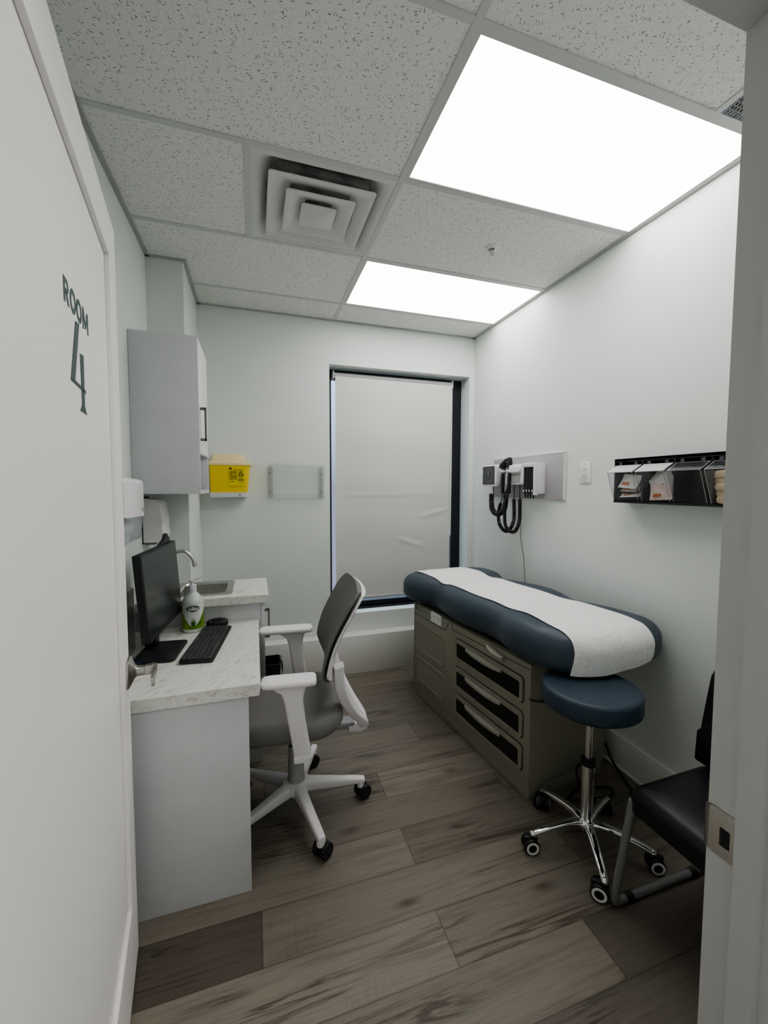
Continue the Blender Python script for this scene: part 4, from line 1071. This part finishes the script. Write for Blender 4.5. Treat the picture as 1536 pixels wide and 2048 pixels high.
# drawers
for zt, zb_ in ((.588, .463), (.418, .291), (.255, .128)):
    d0, d1 = .043, .609
    m = L(); m.loft([[(-.0006, d, z) for d, z in rr(d0-.004, d1+.004, zb_-.004, zt+.004, .022)], [(-.0022, d, z) for d, z in rr(d0-.003, d1+.003, zb_-.003, zt+.003, .022)]]); gap = m.build('drawer_gap', 'seam', t, smooth=False)
    m = L(); A = rr(d0, d1, zb_, zt, .02); Bq = rr(d0+.020, d1-.020, zb_+.014, zt-.026, .010)
    m.loft([[(-.002, d, z) for d, z in A], [(-.010, d, z) for d, z in A], [(-.010, d, z) for d, z in Bq], [(-.004, d, z) for d, z in Bq]], True, False)
    dr = m.build('drawer', 'beige', t, smooth=False)
    m = L(); m.loft([[(-.0025, d, z) for d, z in Bq], [(-.0055, d, z) for d, z in Bq]]); m.build('drawer_window', 'smoke', dr, smooth=False)
    m = L(); zm = zt-.031; dm, hl_ = .345, .150
    m.loft([[(-.009-o_*(1-.55*abs(q)**3), dm+q*hl_, zm+v*(1-.30*q*q)-.006*(1-q*q)) for o_, v in ((0, .017), (.006, .016), (.013, .008), (.015, -.004), (.012, -.012), (.006, -.013), (0, -.010))] for q in [-1+2*i/16 for i in range(17)]])
    m.build('drawer_pull', 'beige2', dr)
m = L(); m.loft([[(-.002, d, z) for d, z in rr(.768, .892, .602, .668, .004)], [(-.007, d, z) for d, z in rr(.770, .890, .604, .666, .004)]]); pl = m.build('outlet', 'white', t, smooth=False)
m = L()
for d in (.802, .852):
    for (a, b, c, e) in ((d-.012, d-.009, .636, .650), (d+.006, d+.009, .636, .650), (d-.003, d+.002, .618, .626)): m.box(-.0078, -.0068, a, b, c, e)
m.build('outlet_slots', 'greyp', pl, smooth=False)
m = L(); groove(m, [(1.085+.018*math.cos(a), .664+.024*math.sin(a)-.01) for a in [-2.2+.28*k for k in range(12)]], .0028, False); m.build('release_slot', 'seam', t)
m = L(); m.loft([[(-.002-o_*(1-.4*q*q), .235+q*.062, .640+.010*q+v) for o_, v in ((0, .010), (.030, .012), (.040, .004), (.034, -.008), (0, -.010))] for q in [-1+i/5 for i in range(11)]])
m.build('latch_handle', 'beige2', t)
m = L(); m.box(.03, BW-.03, .03, BL-.03, BH, BH+.052, .004); m.build('top_frame', 'black', t)
m = L(); m.cyl((.05, -.02, .690), (.42, -.02, .690), .016, n=16).box(.06, .085, -.02, .05, .68, .70).box(.39, .415, -.02, .05, .68, .70); m.build('paper_bar', 'socket', t)

# padded top: hourglass outline
def outline():
    left = [(.235, -.285), (.10, -.265), (.0, -.215), (-.058, -.12), (-.070, 0), (-.062, .10), (-.030, .22), (-.028, .34), (-.052, .48), (-.052, .62), (-.030, .74), (-.004, .825), (-.004, .88), (-.045, .95), (-.078, 1.03), (-.080, 1.13), (-.045, 1.205), (.05, 1.245), (.22, 1.255)]
    right = [(.42, 1.245), (.55, 1.215), (.625, 1.14), (.645, 1.03), (.625, .93), (.575, .84), (.552, .76), (.572, .66), (.612, .55), (.618, .42), (.590, .30), (.566, .20), (.578, .11), (.600, .02), (.606, -.09), (.600, -.17), (.555, -.24), (.46, -.278), (.35, -.29)]
    return [Vector((p[0], p[1], 0)) for p in left+right]
O3 = smooth_path(outline(), 5, True)
out = [(p.x, p.y) for p in O3]
area = sum(out[i-1][0]*out[i][1]-out[i][0]*out[i-1][1] for i in range(len(out)))
if area < 0: out = out[::-1]
def dip(x, y, z):
    k = 0
    for y0_, a, s in ((.84, .020, .075), (.22, .010, .08)):
        k -= a*math.exp(-((y-y0_)/s)**2)*(.5+.5*min(1, (z-.70)/.12) if z > .70 else .2)*(.45+.55*min(1, abs(x-.28)/.30)**1.5)
    return k*max(0, min(1, (z-.74)/.06))
def spine(p): return Vector((.28, max(-.06, min(1.03, p.y))))
m = L(); m.pad(out, .700, .872, .050, .085, spine, .010, 8, 9, dip)
matt = m.build('padded_top', 'navy', t, sharp=80)
# ---- paper strip over the top: found by casting on to the cushion, so it lies on it
bv = BVHTree.FromPolygons([v.co.copy() for v in matt.data.vertices], [p.vertices[:] for p in matt.data.polygons])
def ptop(w_, d_):
    h = bv.ray_cast(Vector((w_, d_, 2)), Vector((0, 0, -1))); return h[0].z if h[0] else .8
def pend(w_, ph):
    o_ = Vector((w_, -.12, .79)); dr_ = Vector((0, -math.cos(ph), math.sin(ph)))
    h = bv.ray_cast(o_, dr_); return h[0]+dr_*.005 if h[0] else o_+dr_*.16
PR = []
nw = 28
def we(s):      # left and right edge of the strip along its length (s: 0 far .. 1 near end)
    d_ = 1.225-s*1.345
    lw = .045+.010*math.sin(9*d_)-.03*max(0, min(1, (.1-d_)/.4))
    rw = .425+.012*math.sin(7*d_+1)+.012*max(0, min(1, (.35-d_)/.35))
    return lw, rw
rows = []
for i in range(56):
    s = i/55; d_ = 1.225-s*1.345; lw, rw = we(s); row = []
    for j in range(nw+1):
        w_ = lw+(rw-lw)*j/nw
        row.append(Vector((w_, d_, ptop(w_, d_)+.005+.0012*math.sin(23*d_+11*w_)*math.sin(31*w_))))
    rows.append(row)
for i in range(1, 27):
    ph = PI/2-(PI/2+.20)*min(i, 21)/21; lw, rw = we(1); ex = max(0, i-21)/5
    lw -= .020*(i/26)**2; rw -= .03*(i/26)**2; row = []
    for j in range(nw+1):
        w_ = lw+(rw-lw)*j/nw
        p = pend(w_, ph); 
        p = p+Vector((0, -.0015+.0012*math.sin(40*w_+6*ph)+.006*ex, .001*math.sin(30*w_)-ex*(.062-.035*j/nw)))
        row.append(p)
    rows.append(row)
b = bmesh.new(); V = [[b.verts.new(p) for p in r_] for r_ in rows]
for i in range(len(rows)-1):
    for j in range(nw): b.faces.new((V[i][j], V[i][j+1], V[i+1][j+1], V[i+1][j]))
bmesh.ops.recalc_face_normals(b, faces=list(b.faces)); bmesh.ops.solidify(b, geom=list(b.faces), thickness=.0008)
m = MB(); m.add(b); pp = m.build('exam_paper', 'paper', sharp=80); pp.location = EP; pp.rotation_euler = (0, 0, EA)
tag(pp, 'white crinkled paper sheet rolled along the exam table and over its near end', 'paper')

# ================================================================== OFFICE CHAIR
OC = Vector((-.440, -1.345, 0))
t = thing('office_chair', OC, 'grey and white office chair with armrests pushed up to the desk', 'chair', rz=math.radians(-6))
m = L(); out = [(x-.045+.012*(1 if x < 0 else 0), y) for x, y in rrect(.50, .50, .13, 7)]
m.pad(out, .456, .540, .030, .045, None, .012, 5, 6, lambda x, y, z: (.018*max(0, (x-.05)/.2)**2-.02*max(0, (-x-.18)/.12)**2)); m.build('seat', 'greyf', t, sharp=70)
m = L(); m.loft([[(p[0]-.045, p[1], z) for p in rrect(.46+k, .46+k, .12, 6)] for z, k in ((.438, -.06), (.446, -.02), (.460, 0), (.472, .01))]); m.build('seat_shell', 'greyp', t)
m = L(); m.box(-.13, .10, -.09, .09, .372, .440, .015).box(.06, .27, -.035, .035, .366, .399, .012); m.build('tilt_mechanism', 'greyp', t)
m = L(); m.cyl((-.02, .09, .37), (-.06, .20, .385), .006).box(-.09, -.03, .19, .25, .378, .392, .005); m.build('lever', 'black', t)
# arms
for s in (-1, 1):
    yc = s*.292; xa_ = -.119 if s < 0 else -.180
    m = L(); m.loft([[(x, yc+p[0], .743+p[1]) for p in rrect(.088*k, .025*k2, .011*k2, 4)] for x, k, k2 in ((xa_, .6, .5), (xa_+.008, .9, .9), (xa_+.03, 1, 1), (.05, 1, 1), (.078, .93, .9), (.085, .65, .5))])
    m.build('armrest', 'whitec', t)
    m = L()
    secs = []
    for z, x, wx, wy, yo in ((.733, -.018, .150, .052, 0), (.720, -.014, .120, .050, 0), (.700, -.004, .086, .047, 0), (.660, .000, .070, .044, 0), (.58, .010, .066, .042, -.004), (.50, .022, .066, .042, -.010), (.446, .030, .068, .042, -.016)):
        secs.append([(x+p[0], yc+s*yo+p[1], z) for p in rrect(wx, wy, .012, 4)])
    m.loft(secs); m.build('arm_post', 'whitec', t)
    m = L(); m.box(-.004, .064, min(yc-s*.016+s*.021, s*.06), max(yc-s*.016+s*.021, s*.06), .410, .447, .008); m.build('arm_bracket', 'whitec', t)
# backrest
prof = smooth_path([(.176, 0, .638), (.162, 0, .68), (.152, 0, .735), (.182, 0, .84), (.238, 0, .95), (.292, 0, 1.040)], 6)
def hw(f): return (.105+.148*math.sin(PI/2*min(1, f/.38)))*(1 if f < .86 else math.sqrt(max(.0, 1-((f-.86)/.15)**2))*.25+.75) * (1 if f > .1 else .80+.20*math.sin(PI/2*f/.1))
def backsecs(th, grow, off):
    S = []
    for i, p in enumerate(prof):
        f = i/(len(prof)-1); h_ = hw(f)+grow; a = prof[min(i+1, len(prof)-1)]-prof[max(i-1, 0)]; nrm = Vector((a.z, 0, -a.x)).normalized()
        loop = []
        for side in (0, 1):
            for k in range(13):
                y_ = -h_+2*h_*k/12 if side == 0 else h_-2*h_*k/12
                ed = abs(y_)/h_; tt_ = th*(1-.75*ed**6)
                q = p+nrm*(off+(tt_/2 if side == 0 else -tt_/2))
                loop.append((q.x-.55*y_*y_, y_+.012, q.z))
        S.append(loop)
    return S
m = L(); m.loft(backsecs(.026, -.006, -.006)); m.build('back_pad', 'greyback', t, sharp=70)
m = L(); m.loft(backsecs(.022, .004, .016)); m.build('back_shell', 'whitec', t, sharp=70)
m = L()
for s in (-1, 1):
    cp = smooth_path([(.168, s*.185, .740), (.172, s*.172, .65), (.198, s*.135, .56), (.245, s*.085, .47), (.290, s*.040, .405), (.300, s*.016, .372)], 5)
    m.loft([[(p.x+.014+q[0], p.y+q[1], p.z+q[0]*.25) for q in rrect(.040, .060-.010*abs(i/(len(cp)-1)), .012, 4)] for i, p in enumerate(cp)])
m.loft([[(x, y, z) for y, z in [(q[0], zc_+q[1]) for q in rrect(.075, .045, .018, 4)]] for x, zc_ in ((.24, .368), (.30, .366), (.325, .378))])
m.build('back_frame', 'whitec', t)
m = L(); m.cyl((.20, 0, .372), (.285, 0, .368), .017, n=16); m.build('back_joint', 'greyp', t)
# column and star base
m = L(); m.cyl((0, 0, .30), (0, 0, .36), .027, n=22); m.build('gas_lift', 'black', t)
m = L(); m.lathe([(.040, .115), (.040, .15), (.036, .16), (.034, .305), (.030, .308)], n=26); m.build('column', 'greyp2', t)
m = L(); m.lathe([(.050, .085), (.062, .100), (.060, .135), (.045, .142)], n=26); m.build('hub', 'whitec', t)
caster0 = None
for k in range(5):
    a = math.radians(1+72*k); R = Matrix.Rotation(a, 4, 'Z')
    m = L(); m.loft([[(x, p[0], zc_+p[1]) for p in rrect(w_, h_, min(w_, h_)*.3, 3)] for x, w_, h_, zc_ in ((.03, .056, .060, .112), (.10, .048, .052, .108), (.20, .040, .040, .098), (.28, .035, .028, .092), (.318, .030, .022, .088))], X=R)
    m.cyl((.300, 0, .058), (.300, 0, .088), .017, n=14, X=R)
    m.build('leg', 'whitec', t)
    ca = a+[.5, 2.4, 1.2, .3, 2.0][k]
    c = L(); RC_ = Matrix.Translation((.300*math.cos(a), .300*math.sin(a), 0)) @ Matrix.Rotation(ca, 4, 'Z') @ Matrix.Translation((.012, 0, 0))
    for s in (-1, 1): c.cyl((0, s*.008, .033), (0, s*.031, .033), .032, n=26, bev=.005, X=RC_)
    c.cyl((0, -.008, .033), (0, .008, .033), .012, X=RC_).cyl((-.012, 0, .025), (-.012, 0, .070), .008, X=RC_)
    c.box(-.024, .02, -.0075, .0075, .03, .066, .004, X=RC_)
    cw = c.build('caster', 'black', t)
    c = L()
    for s in (-1, 1): c.lathe([(.021, .0), (.021, .0012), (.005, .0018)], n=22, X=RC_ @ Matrix.Translation((0, s*.0305, .033)) @ Matrix.Rotation(-s*PI/2, 4, 'X'))
    c.build('wheel_cap', 'bezel', cw)

# ================================================================== MEDICAL STOOL
t = thing('medical_stool', (.685, -1.91, 0), 'round blue padded stool on a chrome five-wheel base', 'stool')
m = L(); m.pad(ell(.188, .188, 48), .608, .686, .014, .020, None, .006, 6, 6); m.build('seat', 'navy2', t, sharp=70)
m = L(); m.cyl((0, 0, .596), (0, 0, .609), .16, n=40).box(-.06, .06, -.06, .06, .572, .598, .01); m.build('seat_plate', 'black', t)
m = L(); m.tube([(-.02, .02, .588), (-.13, .09, .588)], .005, 8).loft([[(-.13-x, .09+x*.65+p[0]*.7, .588+p[1]) for p in rrect(.024*k, .013*k, .005*k, 3)] for x, k in ((-.01, .7), (.01, 1), (.05, 1), (.062, .6))]); m.build('lever', 'black', t)
m = L(); m.cyl((0, 0, .34), (0, 0, .58), .0135, n=24); m.build('gas_rod', 'chrome', t)
m = L(); m.lathe([(.028, .350), (.029, .358), (.029, .372), (.024, .376), (.016, .377)], n=28); m.build('collar', 'black', t)
m = L(); m.lathe([(.024, .092), (.0245, .355), (.02, .357)], n=30); m.build('column', 'chrome', t)
m = L(); m.lathe([(.020, .070), (.034, .082), (.036, .10), (.027, .116)], n=28); m.build('hub', 'chrome', t)
for k in range(5):
    a = math.radians(25+72*k); R = Matrix.Rotation(a, 4, 'Z')
    cp = smooth_path([(.02, 0, .094), (.06, 0, .104), (.13, 0, .098), (.20, 0, .084), (.232, 0, .075)], 5)
    m = L(); m.loft([[(p.x, q[0]*1.0, p.z+q[1]) for q in rrect(.038-.012*i/(len(cp)-1), .030-.010*i/(len(cp)-1), .009, 4)] for i, p in enumerate(cp)], X=R)
    m.sph((.232, 0, .074), .0145, (1, 1, .9), 14, X=R); m.build('leg', 'chrome', t)
    ca = a+[.6, 2.3, .5, 1.0, .35][k]
    if k == 2: ca = math.radians(165)
    if k == 3: ca = math.radians(133)
    RC_ = Matrix.Translation((.228*math.cos(a), .228*math.sin(a), 0)) @ Matrix.Rotation(ca, 4, 'Z') @ Matrix.Translation((.014, 0, 0))
    c = L()
    for s in (-1, 1): c.cyl((0, s*.006, .032), (0, s*.026, .032), .031, n=26, bev=.005, X=RC_)
    c.cyl((0, -.006, .032), (0, .006, .032), .012, X=RC_).cyl((-.014, 0, .02), (-.014, 0, .072), .007, X=RC_).box(-.028, .028, -.010, .010, .034, .068, .008, X=RC_)
    cw = c.build('caster', 'black', t)
    c = L()
    for s in (-1, 1): c.lathe([(.025, 0), (.025, .0015), (.0165, .0015), (.0165, 0)], n=26, X=RC_ @ Matrix.Translation((0, s*.0256, .032)) @ Matrix.Rotation(-s*PI/2, 4, 'X'))
    c.build('white_ring', 'white', cw)

# ================================================================== BLACK VISITOR CHAIR
t = thing('visitor_chair', (.83, -2.36, 0), 'black padded visitor chair with grey tube frame, half behind the door frame', 'chair')
o = t.location
sx0_, sx1_, sy0_, sy1_ = .615, .985, -2.605, -2.152
m = MB(o); m.pad(rrect(sx1_-sx0_, sy1_-sy0_, .035, 5, (sx0_+sx1_)/2, (sy0_+sy1_)/2), .375, .462, .022, .034, None, .006, 5, 6, lambda x, y, z: -.018*max(0, (.70-x)/.085)**2); m.build('seat', 'bvinyl', t, sharp=70)
def bk(z, x, th, y0_, y1_): return [(x+p[0], (y0_+y1_)/2+p[1], z+.0*p[0]) for p in rrect(th, y1_-y0_, th*.45, 4)]
m = MB(o); ya_, yb_ = -2.60, -2.135
m.loft([bk(.468, .972, .035, ya_+.02, yb_-.02), bk(.474, .972, .052, ya_, yb_), bk(.575, .980, .058, ya_, yb_), bk(.590, .983, .050, ya_+.008, yb_-.010), bk(.70, .994, .040, ya_+.012, yb_-.016), bk(.79, 1.004, .036, ya_+.03, yb_-.022), bk(.826, 1.008, .030, ya_+.05, yb_-.035), bk(.842, 1.010, .012, ya_+.09, yb_-.06)])
m.build('backrest', 'bvinyl', t, sharp=70)
m = MB(o)
for yy in (-2.158, -2.600):
    m = MB(o); m.tube([Vector((.630, yy-.006, .400)), Vector((.607, yy+.006, .20)), Vector((.591, yy+.014, .06)), Vector((.589, yy+.016, .028)), Vector((.594, yy+.017, .019)), Vector((.610, yy+.018, .0160)), Vector((.80, yy+.018, .0160)), Vector((.99, yy+.018, .0160))]+smooth_path([(1.02, yy+.018, .025), (1.045, yy+.018, .08), (1.050, yy+.018, .30), (1.030, yy+.018, .50)], 5), .0135, 12)
    m.build('side_frame', 'frame', t)
m = MB(o); m.box(.975, .990, -2.195, -2.160, .40, .52, .002).box(.975, .990, -2.60, -2.565, .40, .52, .002); m.build('back_upright', 'steel', t)
m = MB(o); m.cyl((.70, -2.14, .392), (.70, -2.60, .392), .011).cyl((.98, -2.14, .392), (.98, -2.60, .392), .011); m.build('cross_tube', 'frame', t)
m = MB(o)
for yy in (-2.140, -2.582):
    for xx in (.655, .97): m.cyl((xx-.016, yy, .013), (xx+.016, yy, .013), .0165, n=16)
m.build('foot_glide', 'blackr', t)
m = MB(o); m.sph((.996, -2.215, .70), .006, (1, 1, 1.5), 10); m.build('bolt', 'steel', t)

# ================================================================== CORDS ON THE FLOOR
m = MB((.90, -1.72, 0))
m.tube(smooth_path([(.71, -1.672, .010), (.78, -1.690, .008), (.83, -1.672, .012), (.86, -1.685, .05), (.845, -1.680, .13), (.88, -1.676, .155), (.915, -1.682, .11), (.905, -1.70, .03), (.85, -1.715, .008), (.80, -1.70, .008), (.90, -1.725, .008), (1.00, -1.735, .008), (1.04, -1.70, .010), (.97, -1.672, .012)], 8), .006, 8)
c_ = m.build('floor_cable', 'blackr'); c_.location = (.90, -1.72, 0); tag(c_, 'black cord looping on the floor behind the stool', 'cord')
m = MB((1.1, -1.8, 0))
m.tube(smooth_path([(1.185, -1.52, .10), (1.17, -1.58, .05), (1.15, -1.68, .012), (1.12, -1.78, .008), (1.06, -1.86, .009), (1.02, -1.84, .008), (1.09, -1.80, .008), (1.15, -1.88, .008), (1.16, -2.0, .008), (1.13, -2.10, .008)], 8), .006, 8)
c_ = m.build('floor_cable', 'blackr'); c_.location = (1.1, -1.8, 0); tag(c_, 'black cord along the right baseboard behind the visitor chair', 'cord')
t = thing('power_plug', (.635, -1.672, 0), 'black plug lying against the corner of the exam table', 'plug')
o = t.location
m = MB(o); m.box(.612, .655, -1.694, -1.660, .001, .038, .008).box(.620, .650, -1.688, -1.664, .036, .062, .006); m.build('body', 'blackr', t)

# ================================================================== LIGHT, WORLD, CAMERA
def area(name, loc, sx, sy, e, col=(1, 1, 1), rot=(0, 0, 0)):
    l = bpy.data.lights.new(name, 'AREA'); l.shape = 'RECTANGLE'; l.size = sx; l.size_y = sy; l.energy = e; l.color = col
    o = bpy.data.objects.new(name, l); C.objects.link(o); o.location = loc; o.rotation_euler = rot; return o
area('door_fill', (1.1, -4.1, 2.6), 1.0, .6, 17, (1, .96, .93), (0, math.radians(35), 0))  # added unseen fill, angled to brighten the door but spare the jamb
wd = bpy.data.worlds.new('World'); bpy.context.scene.world = wd; wd.use_nodes = True
n = wd.node_tree.nodes; l = wd.node_tree.links; bg = n['Background']
tc = n.new('ShaderNodeTexCoord'); spz = n.new('ShaderNodeSeparateXYZ'); rp = n.new('ShaderNodeValToRGB')
l.new(tc.outputs['Generated'], spz.inputs[0]); l.new(spz.outputs[2], rp.inputs[0])
e = rp.color_ramp.elements; e[0].position = .0; e[0].color = (.16, .16, .20, 1); e[1].position = .45; e[1].color = (.62, .76, .95, 1)
l.new(rp.outputs[0], bg.inputs['Color']); bg.inputs['Strength'].default_value = 1.3

cam = bpy.data.cameras.new('camera'); co = bpy.data.objects.new('camera', cam); C.objects.link(co)
f, yaw, pitch, roll = 818.71, .3105, .0576, .0022
cyw, syw = math.cos(yaw), math.sin(yaw)
fwd = Vector((syw, cyw, 0)); rt = Vector((cyw, -syw, 0)); up = Vector((0, 0, 1))
f2 = fwd*math.cos(pitch)-up*math.sin(pitch); u2 = up*math.cos(pitch)+fwd*math.sin(pitch)
r3 = rt*math.cos(roll)+u2*math.sin(roll); u3 = u2*math.cos(roll)-rt*math.sin(roll)
mw = Matrix((r3, u3, -f2)).transposed().to_4x4(); mw.translation = (-.6017, -3.1961, 1.4855)
co.matrix_world = mw
cam.sensor_fit = 'HORIZONTAL'; cam.sensor_width = 36; cam.lens = f/1536*36
cam.shift_x = -4.18/1536; cam.shift_y = -3.71/1536; cam.clip_start = .02
S = bpy.context.scene; S.camera = co
S.view_settings.view_transform = 'AgX'; S.view_settings.look = 'AgX - Medium High Contrast'; S.view_settings.exposure = .98
S.cycles.use_denoising = True; S.cycles.use_adaptive_sampling = True; S.cycles.adaptive_threshold = .06; S.cycles.max_bounces = 8; S.cycles.diffuse_bounces = 5; S.cycles.transparent_max_bounces = 16
